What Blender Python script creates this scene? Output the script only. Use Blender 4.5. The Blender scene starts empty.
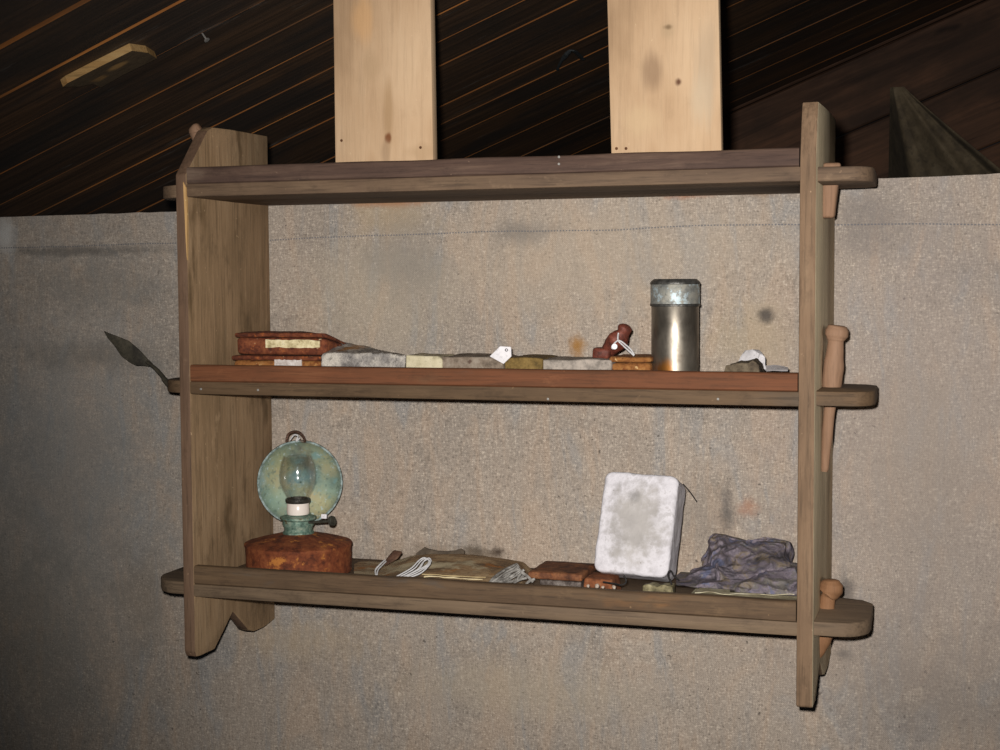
import bpy, bmesh, math, random
from mathutils import Vector, Matrix, noise
random.seed(7)
SC = bpy.context.scene
COL = SC.collection

# ------------------------------------------------------------------ camera
F_PX = 1484.72
CAM = Vector((0.76983, -1.36116, 0.32569))
CX = Vector((0.952914, 0.303193, -0.005402))     # right
CY = Vector((0.013778, -0.061087, -0.998037))    # down
CZ = Vector((-0.302928, 0.950969, -0.062389))    # forward
cd = bpy.data.cameras.new('camera'); cam = bpy.data.objects.new('camera', cd); COL.objects.link(cam)
cd.sensor_width = 36.0; cd.sensor_fit = 'HORIZONTAL'; cd.lens = F_PX * 36.0 / 1000.0
cd.clip_start = 0.02; cd.clip_end = 60
m = Matrix.Identity(4)
for i in range(3):
    m[i][0] = CX[i]; m[i][1] = -CY[i]; m[i][2] = -CZ[i]; m[i][3] = CAM[i]
cam.matrix_world = m
SC.camera = cam

# ------------------------------------------------------------------ exposure, world, flash
SC.view_settings.view_transform = 'Standard'; SC.view_settings.look = 'None'
SC.view_settings.gamma = 1.0; SC.view_settings.use_curve_mapping = False
SC.view_settings.exposure = 0.0
w = bpy.data.worlds.new('world'); SC.world = w; w.use_nodes = True
w.node_tree.nodes['Background'].inputs['Color'].default_value = (0.75, 0.85, 1.0, 1)
w.node_tree.nodes['Background'].inputs['Strength'].default_value = 0.012
# the camera's own flash, a little above and to the left of the lens
ld = bpy.data.lights.new('camera_flash', 'SPOT'); lo = bpy.data.objects.new('camera_flash', ld); COL.objects.link(lo)
ld.energy = 118.0; ld.color = (1.0, 0.968, 0.93); ld.shadow_soft_size = 0.009
ld.spot_size = math.radians(66); ld.spot_blend = 1.0
lo.location = CAM - CX * 0.017 - CY * 0.027 + CZ * 0.02
aim = Vector((0.44, 0.19, 0.30))
lo.rotation_euler = (aim - lo.location).to_track_quat('-Z', 'Y').to_euler()

def P(u, v, X=None, Y=None, Z=None):
    """point of the view ray through photo pixel (u, v) on a plane X, Y or Z = const"""
    d = CX * ((u - 500) / F_PX) + CY * ((v - 375) / F_PX) + CZ
    if X is not None: s = (X - CAM.x) / d.x
    elif Y is not None: s = (Y - CAM.y) / d.y
    else: s = (Z - CAM.z) / d.z
    return CAM + d * s

# ------------------------------------------------------------------ materials
def lin(c):
    def f(x):
        x /= 255.0
        return x / 12.92 if x <= 0.04045 else ((x + 0.055) / 1.055) ** 2.4
    return (f(c[0]), f(c[1]), f(c[2]), 1)

class NT:
    def __init__(s, name):
        s.m = bpy.data.materials.new(name); s.m.use_nodes = True
        s.t = s.m.node_tree; s.b = s.t.nodes['Principled BSDF']
        s.co = s.n('ShaderNodeTexCoord').outputs['Object']
    def n(s, k): return s.t.nodes.new(k)
    def l(s, a, b): s.t.links.new(a, b)
    def mapping(s, scale, loc=(0, 0, 0), vec=None):
        q = s.n('ShaderNodeMapping'); q.inputs['Scale'].default_value = scale; q.inputs['Location'].default_value = loc
        s.l(vec or s.co, q.inputs['Vector']); return q.outputs[0]
    def noise(s, scale=5, stretch=(1, 1, 1), detail=5, rough=.6, loc=(0, 0, 0), dist=0):
        q = s.n('ShaderNodeTexNoise'); q.inputs['Scale'].default_value = scale; q.inputs['Detail'].default_value = detail
        q.inputs['Roughness'].default_value = rough; q.inputs['Distortion'].default_value = dist
        s.l(s.mapping(stretch, loc), q.inputs['Vector']); return q.outputs['Fac']
    def ramp(s, fac, stops):
        q = s.n('ShaderNodeValToRGB'); e = q.color_ramp.elements
        while len(e) > 1: e.remove(e[0])
        e[0].position = stops[0][0]; e[0].color = stops[0][1]
        for p_, c_ in stops[1:]:
            k = e.new(p_); k.color = c_
        s.l(fac, q.inputs[0]); return q.outputs[0]
    def mix(s, fac, a, b, mode='MIX'):
        q = s.n('ShaderNodeMix'); q.data_type = 'RGBA'; q.blend_type = mode
        if isinstance(fac, (int, float)): q.inputs[0].default_value = fac
        else: s.l(fac, q.inputs[0])
        for i, v in ((6, a), (7, b)):
            if isinstance(v, tuple): q.inputs[i].default_value = v
            else: s.l(v, q.inputs[i])
        return q.outputs[2]
    def math(s, op, a, b=None, clamp=False):
        q = s.n('ShaderNodeMath'); q.operation = op; q.use_clamp = clamp
        for i, v in ((0, a), (1, b)):
            if v is None: continue
            if isinstance(v, (int, float)): q.inputs[i].default_value = v
            else: s.l(v, q.inputs[i])
        return q.outputs[0]
    def mr(s, v, a, b, c=0, d=1):
        q = s.n('ShaderNodeMapRange'); q.interpolation_type = 'SMOOTHSTEP'
        s.l(v, q.inputs[0])
        for i, x in enumerate((a, b, c, d)): q.inputs[i + 1].default_value = x
        return q.outputs[0]
    def blob(s, p, r, soft=.6, wob=None):
        """1 inside an ellipsoid (object coords), 0 outside, edge ragged by noise"""
        q = s.n('ShaderNodeMapping'); q.vector_type = 'TEXTURE'
        q.inputs['Location'].default_value = p; q.inputs['Scale'].default_value = r
        s.l(s.co, q.inputs['Vector'])
        ln = s.n('ShaderNodeVectorMath'); ln.operation = 'LENGTH'; s.l(q.outputs[0], ln.inputs[0])
        v = ln.outputs['Value']
        if wob is not None: v = s.math('ADD', v, s.math('MULTIPLY', s.math('SUBTRACT', wob, .5), 2.4))
        return s.mr(v, 1.0 + soft * .5, 1.0 - soft, 0, 1)
    def finish(s, color, rough=.85, metal=0, height=None, bump=.3, dist=.002, spec=.3):
        if isinstance(color, tuple): s.b.inputs['Base Color'].default_value = color
        else: s.l(color, s.b.inputs['Base Color'])
        for k, v in (('Roughness', rough), ('Metallic', metal), ('Specular IOR Level', spec)):
            if isinstance(v, (int, float)): s.b.inputs[k].default_value = v
            else: s.l(v, s.b.inputs[k])
        if height is not None:
            q = s.n('ShaderNodeBump'); q.inputs['Strength'].default_value = bump; q.inputs['Distance'].default_value = dist
            s.l(height, q.inputs['Height']); s.l(q.outputs[0], s.b.inputs['Normal'])
        return s.m

def mott(name, cols, scale=60, stretch=(1, 1, 1), rough=.85, metal=0, bump=.4, dist=.0015, spots=(), spec=.3, blobs=(), detail=6):
    """mottled surface: noise through colour stops, then patches of other colours"""
    t = NT(name)
    f = t.noise(scale, stretch, detail, .65)
    k = len(cols)
    c = t.ramp(f, [(.37 + .27 * i / max(1, k - 1), lin(x)) for i, x in enumerate(cols)])
    fz = t.noise(scale * 4, stretch, 5, .7, (8, 2, 4))
    c = t.mix(t.math('MULTIPLY', t.mr(fz, .54, .68), .45), c, lin(tuple(x * .62 for x in cols[0])))
    c = t.mix(t.math('MULTIPLY', t.mr(fz, .44, .30), .35), c, lin(tuple(min(250, x * 1.15) for x in cols[-1])))
    for i, (sc, th, col) in enumerate(spots):
        g = t.noise(sc, stretch, 5, .65, (3.1 * i + 1.7, .9, 2.3 * i))
        c = t.mix(t.mr(g, th, th + .06), c, lin(col))
    wob = t.noise(90, (1, 1, 1), 4, .6) if blobs else None
    for (p_, r_, col, st) in blobs:
        b = t.math('MULTIPLY', t.blob(p_, r_, .6, wob), st)
        c = t.mix(b, c, lin(col))
    h = t.noise(scale * 2.2, stretch, 6, .7, (5, 5, 5))
    return t.finish(c, rough, metal, h, bump, dist, spec)

def wood(name, cols, axis='X', stain=None, blobs=(), rough=.75, grain=1.0, spec=.25, gw=.42, detail=.6):
    t = NT(name)
    S = {'X': (.07, 1, 1), 'Y': (1, .07, 1), 'Z': (1, 1, .07)}[axis]
    g = t.noise(110 * grain, S, 7, .7, dist=.6)
    big = t.noise(9, {'X': (.5, 1, 1), 'Y': (1, .5, 1), 'Z': (1, 1, .5)}[axis], 4, .6, (2, 7, 1))
    f = t.math('ADD', t.math('MULTIPLY', g, gw), t.math('MULTIPLY', big, 1 - gw))
    k = len(cols)
    c = t.ramp(f, [(.32 + .36 * i / max(1, k - 1), lin(x)) for i, x in enumerate(cols)])
    if stain:
        for i, (sc, th, col) in enumerate(stain):
            q = t.noise(sc, {'X': (.35, 1, 1), 'Y': (1, .35, 1), 'Z': (1, 1, .35)}[axis], 5, .6, (4.2 * i + 3, 1.3 * i, 8))
            c = t.mix(t.math('MULTIPLY', t.mr(q, th, th + .12), .8), c, lin(col))
    f2 = t.noise(340, {'X': (.045, 1, 1), 'Y': (1, .045, 1), 'Z': (1, 1, .045)}[axis], 5, .75, (3, 8, 1))
    c = t.mix(t.math('MULTIPLY', t.mr(f2, .47, .68), detail * .8), c, lin(tuple(x * .60 for x in cols[0])))
    f3 = t.noise(34, {'X': (.6, 1, 1), 'Y': (1, .6, 1), 'Z': (1, 1, .6)}[axis], 7, .75, (1, 2, 9))
    c = t.mix(t.math('MULTIPLY', t.mr(f3, .52, .72), detail * .8), c, lin(tuple(x * .78 for x in cols[0])))
    c = t.mix(t.math('MULTIPLY', t.mr(f3, .42, .26), detail * .7), c, lin(tuple(min(250, x * 1.12) for x in cols[-1])))
    f4 = t.noise(170, (1, 1, 1), 3, .6, (6, 6, 1))
    c = t.mix(t.math('MULTIPLY', t.mr(f4, .69, .76), detail), c, lin(tuple(min(250, x * 1.25) for x in cols[-1])))
    wob = t.noise(60, S, 4, .6, (9, 9, 9)) if blobs else None
    for (p_, r_, col, st) in blobs:
        c = t.mix(t.math('MULTIPLY', t.blob(p_, r_, .7, wob), st), c, lin(col))
    return t.finish(c, rough, 0, g, .5, .0012, spec)

# ------------------------------------------------------------------ mesh helpers
def newbm(): return bmesh.new()

def box(bm, x0, x1, y0, y1, z0, z1, mi=0):
    v = [bm.verts.new(c) for c in ((x0, y0, z0), (x1, y0, z0), (x1, y1, z0), (x0, y1, z0), (x0, y0, z1), (x1, y0, z1), (x1, y1, z1), (x0, y1, z1))]
    fs = [bm.faces.new([v[i] for i in q]) for q in ((3, 2, 1, 0), (4, 5, 6, 7), (0, 1, 5, 4), (1, 2, 6, 5), (2, 3, 7, 6), (3, 0, 4, 7))]
    for f in fs: f.material_index = mi
    return v

def hexa(bm, pts):
    """8 corner points: bottom 4 (ccw from above), top 4"""
    v = [bm.verts.new(c) for c in pts]
    for q in ((3, 2, 1, 0), (4, 5, 6, 7), (0, 1, 5, 4), (1, 2, 6, 5), (2, 3, 7, 6), (3, 0, 4, 7)): bm.faces.new([v[i] for i in q])
    return v

def prism(bm, pts, vec):
    vec = Vector(vec)
    a = [bm.verts.new(Vector(p_)) for p_ in pts]; b = [bm.verts.new(Vector(p_) + vec) for p_ in pts]
    n = len(a)
    bm.faces.new(a[::-1]); bm.faces.new(b)
    for i in range(n): bm.faces.new((a[i], a[(i + 1) % n], b[(i + 1) % n], b[i]))

def bevel(bm, w_, seg=2, angle=None):
    bmesh.ops.recalc_face_normals(bm, faces=bm.faces)
    es = [e for e in bm.edges if len(e.link_faces) == 2 and e.calc_face_angle(0) > (angle or .4)]
    bmesh.ops.bevel(bm, geom=es, offset=w_, segments=seg, affect='EDGES', profile=.5, clamp_overlap=True)

def sub(bm, maxlen, it=6):
    for _ in range(it):
        es = [e for e in bm.edges if e.calc_length() > maxlen]
        if not es: break
        bmesh.ops.subdivide_edges(bm, edges=es, cuts=1, use_grid_fill=True)
    bmesh.ops.triangulate(bm, faces=[f for f in bm.faces if len(f.verts) > 4])

def jitter(bm, amp, freq, seed=0, ridged=False):
    for v in bm.verts:
        p_ = v.co * freq + Vector((seed * 3.7, seed * 1.3, seed * 2.1))
        d = noise.noise_vector(p_) + .5 * noise.noise_vector(p_ * 2.3)
        v.co += d * amp

def lathe(bm, prof, c, seg=40, M=None):
    """profile [(r, h)] turned about the axis through c"""
    c = Vector(c); rings = []
    for r, h in prof:
        ring = []
        if r < 1e-6:
            q = Vector((0, 0, h)); q = M @ q if M else q
            ring = [bm.verts.new(c + q)]
        else:
            for i in range(seg):
                a = 2 * math.pi * i / seg
                q = Vector((r * math.cos(a), r * math.sin(a), h)); q = M @ q if M else q
                ring.append(bm.verts.new(c + q))
        rings.append(ring)
    for A, B in zip(rings, rings[1:]):
        if len(A) == 1 and len(B) == 1: continue
        if len(A) == 1:
            for i in range(seg): bm.faces.new((A[0], B[(i + 1) % seg], B[i]))
        elif len(B) == 1:
            for i in range(seg): bm.faces.new((A[i], A[(i + 1) % seg], B[0]))
        else:
            for i in range(seg): bm.faces.new((A[i], A[(i + 1) % seg], B[(i + 1) % seg], B[i]))
    bmesh.ops.recalc_face_normals(bm, faces=bm.faces)

def smooth_path(pts, n=6):
    pts = [Vector(p_) for p_ in pts]; out = []
    for i in range(len(pts) - 1):
        p0 = pts[max(0, i - 1)]; p1 = pts[i]; p2 = pts[i + 1]; p3 = pts[min(len(pts) - 1, i + 2)]
        for k in range(n):
            t = k / n
            out.append(.5 * ((2 * p1) + (p2 - p0) * t + (2 * p0 - 5 * p1 + 4 * p2 - p3) * t * t + (3 * p1 - p0 - 3 * p2 + p3) * t ** 3))
    out.append(pts[-1]); return out

def tube(bm, pts, r, seg=8, flat=1.0):
    """tube along pts; r a number or list"""
    n = len(pts); pts = [Vector(p_) for p_ in pts]
    rr = r if isinstance(r, (list, tuple)) else [r] * n
    rings = []; up = Vector((.13, .3, .94))
    for i in range(n):
        t = (pts[min(n - 1, i + 1)] - pts[max(0, i - 1)]).normalized()
        a = t.cross(up)
        if a.length < .05: a = t.cross(Vector((1, 0, 0)))
        a.normalize(); b = t.cross(a).normalized()
        rings.append([bm.verts.new(pts[i] + (a * math.cos(2 * math.pi * k / seg) + b * flat * math.sin(2 * math.pi * k / seg)) * rr[i]) for k in range(seg)])
    for A, B in zip(rings, rings[1:]):
        for k in range(seg): bm.faces.new((A[k], A[(k + 1) % seg], B[(k + 1) % seg], B[k]))
    bm.faces.new(rings[0]); bm.faces.new(rings[-1][::-1])
    bmesh.ops.recalc_face_normals(bm, faces=bm.faces)

def link(name, bm, mats, parent=None, smooth=True, origin=None):
    if not isinstance(mats, (list, tuple)): mats = [mats]
    o0 = Vector((0, 0, 0))
    if parent is not None:
        o0 = parent.location.copy(); q = parent.parent
        while q is not None: o0 += q.location; q = q.parent
    elif origin is not None: o0 = Vector(origin)
    bmesh.ops.recalc_face_normals(bm, faces=bm.faces)
    me = bpy.data.meshes.new(name)
    if o0.length: bmesh.ops.translate(bm, verts=bm.verts, vec=-o0)
    bm.to_mesh(me); bm.free()
    for x in mats: me.materials.append(x)
    if smooth:
        me.polygons.foreach_set('use_smooth', [True] * len(me.polygons))
        me.set_sharp_from_angle(angle=math.radians(smooth if not isinstance(smooth, bool) else 38))
    o = bpy.data.objects.new(name, me); COL.objects.link(o)
    if parent is not None: o.parent = parent
    elif origin is not None: o.location = o0
    return o

def thing(name, label, cat, loc, group=None):
    o = bpy.data.objects.new(name, None); COL.objects.link(o); o.location = loc; o.empty_display_size = .02
    o['label'] = label; o['category'] = cat
    if group: o['group'] = group
    return o
def tag(o, label, cat, group=None):
    o['label'] = label; o['category'] = cat
    if group: o['group'] = group
    return o
def struct(o, label=None):
    o['kind'] = 'structure'
    if label: o['label'] = label
    return o

def base_of(bm):
    xs = [v.co for v in bm.verts]
    return ((min(v.x for v in xs) + max(v.x for v in xs)) / 2, (min(v.y for v in xs) + max(v.y for v in xs)) / 2, min(v.z for v in xs))

# ------------------------------------------------------------------ main measures (metres, shelf frame: X along the wall, Y into it)
W = 0.62; D = 0.187; TL = 0.0125; TR = 0.0147
ZB, ZM, ZT = 0.0, 0.2116, 0.4144           # undersides of the three shelf boards
BT = 0.0135                                 # board thickness
YC = 0.190                                  # canvas plane
SB, SM = ZB + BT, ZM + BT                   # standing heights
SLOPE = 0.39963; RS = 1.35
RZ = CAM.z + RS * (0.51737 + SLOPE * CAM.x - CAM.z) - SLOPE * CAM.x     # roof: z = RZ + SLOPE * x
PW = 0.09 * RS
RY1 = CAM.y + RS * (-0.3151 - CAM.y)
YEND = CAM.y + RS * (1.463 - CAM.y)

# ================================================================== SETTING
# ---- canvas wall
def canvas_material():
    t = NT('stained_canvas')
    big = t.noise(3.2, (1, 1, 1), 4, .55, (1, 2, 3))
    c = t.ramp(big, [(.3, lin((138, 129, 120))), (.5, lin((155, 143, 131))), (.72, lin((167, 153, 139)))])
    # warm and cool vertical banding, camera moire imitated in the colour
    band = t.noise(26, (1, 1, .25), 3, .6, (4, 0, 0), dist=.9)
    c = t.mix(t.math('MULTIPLY', t.mr(band, .50, .64), .34), c, lin((178, 152, 128)))
    c = t.mix(t.math('MULTIPLY', t.mr(band, .48, .34), .34), c, lin((132, 140, 146)))
    mid = t.noise(20, (1, 1, 1), 7, .72, (7, 3, 1))
    c = t.mix(t.math('MULTIPLY', t.mr(mid, .52, .74), .45), c, lin((112, 105, 98)))
    ft = t.noise(700, (1, 1, .22), 3, .7); fw = t.noise(700, (.22, 1, 1), 3, .7, (5, 2, 2)); fb = t.noise(480, (1, 1, 1), 3, .75, (1, 7, 2))
    fine = t.math('ADD', t.math('MULTIPLY', t.math('ADD', ft, fw), .3), t.math('MULTIPLY', fb, .4))
    c = t.mix(t.math('MULTIPLY', t.mr(fine, .50, .65), .75), c, lin((92, 84, 76)))
    c = t.mix(t.math('MULTIPLY', t.mr(fine, .50, .36), .62), c, lin((220, 206, 188)))
    sp = t.noise(190, (1, 1, 1), 2, .5, (11, 4, 2))
    c = t.mix(t.math('MULTIPLY', t.mr(sp, .70, .76), .75), c, lin((74, 67, 62)))
    wob = t.noise(38, (1, 1, 1), 8, .8, (2, 2, 9))
    def st(u, v, ru, rv, col, k):
        nonlocal c
        q = P(u, v, Y=YC); s_ = 1.0 / 950
        c = t.mix(t.math('MULTIPLY', t.blob(q, (ru * s_, .05, rv * s_), .9, wob), k), c, lin(col))
    # broad tint patches and smaller marks on the cloth
    st(930, 430, 150, 330, (150, 138, 132), .45); st(60, 480, 170, 300, (134, 136, 136), .5); st(600, 260, 200, 70, (178, 162, 142), .4); st(370, 300, 90, 70, (172, 160, 140), .4)
    st(750, 340, 45, 40, (172, 154, 120), .3); st(766, 316, 8, 7, (70, 66, 64), .85)
    st(726, 512, 9, 26, (84, 80, 78), .75); st(748, 508, 12, 12, (160, 112, 84), .6); st(700, 520, 30, 40, (120, 112, 104), .4)
    st(576, 346, 10, 13, (152, 106, 44), .85); st(590, 372, 30, 12, (164, 116, 62), .5)
    st(390, 202, 40, 6, (150, 78, 34), .85); st(683, 194, 26, 5, (150, 84, 44), .6); st(760, 192, 20, 6, (120, 90, 60), .5)
    st(388, 215, 50, 26, (172, 150, 118), .5)
    st(475, 552, 14, 7, (74, 66, 56), .8); st(497, 553, 8, 6, (60, 48, 40), .9); st(440, 560, 70, 14, (112, 96, 78), .6)
    st(405, 260, 46, 50, (132, 126, 118), .6); st(520, 232, 40, 14, (120, 114, 108), .6)
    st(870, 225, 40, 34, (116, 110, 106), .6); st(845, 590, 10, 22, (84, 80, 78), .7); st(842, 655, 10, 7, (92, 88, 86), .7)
    st(920, 470, 60, 120, (140, 128, 116), .35); st(640, 590, 46, 14, (104, 96, 86), .5)
    st(300, 640, 90, 26, (176, 154, 124), .35); st(520, 690, 130, 30, (170, 156, 134), .35)
    st(60, 480, 120, 120, (104, 104, 102), .3); st(20, 640, 130, 150, (112, 106, 94), .35); st(80, 251, 110, 6, (84, 80, 76), .6); st(100, 285, 90, 34, (110, 106, 100), .4)  # thin dark strip at the left hem paints in the fold's shadow
    st(3, 238, 14, 26, (190, 188, 184), .85); st(90, 356, 110, 18, (90, 84, 76), .4); st(140, 600, 40, 60, (126, 110, 92), .35)
    st(900, 660, 120, 60, (124, 114, 106), .35); st(950, 720, 90, 50, (112, 104, 98), .4)
    # hem: doubled strip along the top and a row of blue-grey stitches
    sep = t.n('ShaderNodeSeparateXYZ'); t.l(t.co, sep.inputs[0])
    wv = t.math('MULTIPLY', t.math('SUBTRACT', t.noise(9, (1, 0, 0), 2, .5), .5), .004)
    zz = t.math('ADD', sep.outputs['Z'], wv)
    z0 = P(560, 229, Y=YC).z
    sag = t.n('ShaderNodeFloatCurve'); cv = sag.mapping.curves[0]
    zs = [(u, P(u, v, Y=YC)) for u, v in ((0, 248), (170, 243), (272, 240), (320, 237.5), (500, 231.5), (600, 230), (700, 225.5), (800, 224.5), (1000, 224.5))]
    xlo, xhi = zs[0][1].x, zs[-1][1].x
    ptc = [((q.x - xlo) / (xhi - xlo), (q.z - (z0 - .02)) / .04) for _, q in zs]
    cv.points[0].location = ptc[0]; cv.points[1].location = ptc[-1]
    for q in ptc[1:-1]: cv.points.new(*q)
    sag.mapping.update()
    t.l(t.math('DIVIDE', t.math('SUBTRACT', sep.outputs['X'], xlo), xhi - xlo, True), sag.inputs['Value'])
    zline = t.math('ADD', t.math('MULTIPLY', sag.outputs[0], .04), z0 - .02)
    near = t.mr(t.math('ABSOLUTE', t.math('SUBTRACT', zz, zline)), .0011, .0003)
    dash = t.mr(t.math('FRACT', t.math('MULTIPLY', sep.outputs['X'], 300)), .66, .5)
    c = t.mix(t.math('MULTIPLY', t.math('MULTIPLY', near, dash), .8), c, lin((96, 98, 104)))
    # weave
    wx = t.math('SINE', t.math('MULTIPLY', sep.outputs['X'], 2 * math.pi * 480))
    wz = t.math('SINE', t.math('MULTIPLY', sep.outputs['Z'], 2 * math.pi * 480))
    h = t.math('ADD', t.math('MULTIPLY', t.math('MULTIPLY', wx, wz), .35), t.math('MULTIPLY', fine, 1.6))
    return t.finish(c, .92, 0, h, .55, .0010, .12)

bm = newbm()
x0, x1, z0 = -0.66, 2.0, -0.85
def ctop(x):
    pts = [(-.66, .4072), (-.364, .4085), (-.13, .4105), (-.03, .414), (.03, .432), (.60, .432), (.675, .4282), (.735, .4285), (.793, .4300), (1.2, .440), (2.0, .45)]
    for (a, za), (b, zb) in zip(pts, pts[1:]):
        if x <= b: return za + (zb - za) * (x - a) / (b - a)
    return pts[-1][1]
nx, nz = 170, 90
grid = []
for j in range(nz + 1):
    row = []
    for i in range(nx + 1):
        x = x0 + (x1 - x0) * i / nx
        zt = ctop(x) + .0012 * noise.noise(Vector((x * 60, 3, 1)))
        f_ = (j / nz)
        z = z0 + (zt - z0) * f_
        y = YC + .0035 * (noise.noise(Vector((x * 3, 1, z * 2.2))) + 1) + .0012 * noise.noise(Vector((x * 13, 4, z * 9)))
        row.append(bm.verts.new((x, y, z)))
    grid.append(row)
for j in range(nz):
    for i in range(nx): bm.faces.new((grid[j][i], grid[j][i + 1], grid[j + 1][i + 1], grid[j + 1][i]))
g = bmesh.ops.extrude_face_region(bm, geom=bm.faces[:])
bmesh.ops.translate(bm, verts=[e for e in g['geom'] if isinstance(e, bmesh.types.BMVert)], vec=(0, .003, 0))
struct(link('wall_back', bm, canvas_material()), 'stained grey burlap canvas wall hung behind the shelf')

# ---- sloping plank ceiling: planks run up the slope, stacked into the depth
def ceiling_mats():
    t = NT('smoke_dark_planks')
    sep = t.n('ShaderNodeSeparateXYZ'); t.l(t.co, sep.inputs[0])
    idx = t.math('FLOOR', t.math('DIVIDE', t.math('SUBTRACT', sep.outputs['Y'], RY1), PW))
    wn = t.n('ShaderNodeTexWhiteNoise'); wn.noise_dimensions = '1D'; t.l(idx, wn.inputs['W'])
    gr = t.noise(60, (.05, 1, 1), 7, .7, dist=.4)
    c = t.ramp(gr, [(.3, lin((62, 46, 34))), (.5, lin((92, 68, 48))), (.7, lin((128, 94, 66)))])
    soot = t.noise(5, (.5, 1, 1), 5, .65, (3, 3, 3))
    c = t.mix(t.math('MULTIPLY', t.mr(soot, .42, .62), .7), c, lin((52, 50, 48)))
    c = t.mix(t.math('MULTIPLY', t.mr(wn.outputs['Value'], .3, .9), .4), c, lin((54, 48, 42)))
    pale = t.noise(26, (.16, 1, 1), 5, .7, (8, 1, 5))
    c = t.mix(t.math('MULTIPLY', t.mr(pale, .60, .74), .6), c, lin((150, 144, 136)))
    ma = t.finish(c, .62, 0, gr, .5, .003, .35)
    t = NT('bare_plank_edge')
    gr = t.noise(40, (.06, 1, 1), 5, .7)
    c = t.ramp(gr, [(.3, lin((96, 60, 30))), (.5, lin((150, 94, 46))), (.75, lin((196, 130, 66)))])
    vis = t.noise(4.5, (.6, 3, 3), 4, .6, (6, 2, 2))
    c = t.mix(t.math('MULTIPLY', t.mr(vis, .46, .66), .65), c, lin((76, 58, 42)))
    return ma, t.finish(c, .7, 0, gr, .3, .002, .3)
bm = newbm()
th = math.atan(SLOPE); L0, L1 = -0.80, 3.0
nplank = int((YEND - RY1) / PW) + 2
rnd = random.Random(11)
for n_ in range(-10, nplank):
    ya = RY1 + n_ * PW; yb = ya + PW
    ch = PW * (.016 + .034 * rnd.random() ** 1.6)
    if n_ in (0, 1): ch = PW * .062
    if n_ == 2: ch = PW * .012
    if n_ in (3, 4): ch = PW * .045
    if n_ > 9: ch *= .62
    dz = .0025 * (rnd.random() - .5)
    prof = [(ya + ch, dz, 0), (yb - .0006, dz, 0), (yb - .0006, .02, 0), (ya, .02, 0), (ya, dz + ch * .9, 1)]
    A = [bm.verts.new((L0, y, z)) for y, z, _ in prof]; B = [bm.verts.new((L1, y, z)) for y, z, _ in prof]
    k = len(prof)
    for i in range(k):
        f = bm.faces.new((A[i], B[i], B[(i + 1) % k], A[(i + 1) % k])); f.material_index = 1 if i == 4 else 0
    bm.faces.new(A); bm.faces.new(B[::-1])
ceil = link('ceiling', bm, list(ceiling_mats()), smooth=False)
ceil.location = (0, 0, RZ); ceil.rotation_euler = (0, -th, 0)
struct(ceil, 'dark sloping plank ceiling with orange gaps between boards')
def roof(u, v):
    d = CX * ((u - 500) / F_PX) + CY * ((v - 375) / F_PX) + CZ
    s = (RZ + SLOPE * CAM.x - CAM.z) / (d.z - SLOPE * d.x)
    return CAM + d * s
RN = Vector((math.sin(th), 0, -math.cos(th)))     # out of the ceiling, into the room
RD = Vector((math.cos(th), 0, math.sin(th)))      # up the slope

# ---- far gable wall of boards
t = NT('far_boards')
gr = t.noise(30, (.06, 1, 1), 7, .7, dist=.5)
c = t.ramp(gr, [(.3, lin((58, 40, 30))), (.5, lin((92, 66, 50))), (.7, lin((120, 84, 62)))])
so = t.noise(4, (.6, 1, 1), 5, .6, (5, 2, 2))
c = t.mix(t.math('MULTIPLY', t.mr(so, .45, .62), .6), c, lin((48, 38, 32)))
kn = t.noise(13, (.5, 1, 1), 2, .5, (1, 9, 4))
c = t.mix(t.mr(kn, .70, .76), c, lin((34, 24, 18)))
FARM = t.finish(c, .75, 0, gr, .4, .003, .25)
bm = newbm()
for k in range(-9, 12):
    a = k * .165
    box(bm, -1.2, 3.2, YEND, YEND + .03, a + .003, a + .165)
bevel(bm, .004, 1)
far = link('wall_far', bm, FARM, smooth=False)
far.location = (0, 0, RZ - .01); far.rotation_euler = (0, -th, 0)
struct(far, 'dim brown board gable wall at the far end')
# keep only what lies under the roof
bpy.context.view_layer.update()

# ================================================================== THE SHELF
PANEL = wood('weathered_panel_wood', [(116, 94, 68), (150, 123, 93), (174, 147, 115)], 'Z',
             stain=[(16, .56, (92, 72, 48)), (30, .62, (150, 136, 112))],
             blobs=[((0, .080, .105), (.03, .013, .030), (84, 54, 30), .95), ((0, .135, .305), (.03, .012, .03), (88, 68, 44), .8), ((0, .02, .25), (.03, .02, .12), (96, 82, 66), .6), ((0, .15, .06), (.03, .014, .016), (96, 80, 50), .6),
                    ((0, .12, .465), (.03, .035, .02), (168, 158, 140), .7), ((0, .07, .47), (.03, .008, .014), (74, 56, 42), .8)])
EDGE_L = wood('dark_panel_edge', [(84, 64, 50), (108, 84, 66), (126, 102, 82)], 'Z', stain=[(20, .6, (84, 70, 60))])
SIDE_R = wood('grey_outer_face', [(172, 154, 126), (204, 186, 154), (220, 202, 170)], 'Z', stain=[(14, .58, (92, 84, 68))])
PANEL_R = wood('brown_panel_wood', [(94, 74, 56), (121, 97, 75), (140, 116, 92)], 'Z', stain=[(14, .58, (110, 88, 68))])
SHELF_T = wood('grey_shelf_wood', [(78, 62, 50), (104, 84, 66), (128, 106, 84)], 'X', stain=[(14, .56, (92, 72, 60))])
LIP_T = wood('dark_lip_wood', [(58, 43, 38), (82, 63, 53), (116, 94, 78)], 'X', stain=[(12, .58, (112, 94, 80)), (20, .66, (60, 50, 48))])
LIP_M = wood('reddish_lip_wood', [(78, 52, 34), (106, 64, 40), (124, 82, 54)], 'X', stain=[(11, .57, (104, 76, 52)), (24, .66, (84, 62, 48))])
LIP_B = wood('brown_lip_wood', [(64, 50, 38), (88, 69, 51), (112, 90, 66)], 'X', stain=[(10, .58, (150, 100, 52)), (22, .62, (84, 76, 68))])
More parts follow.
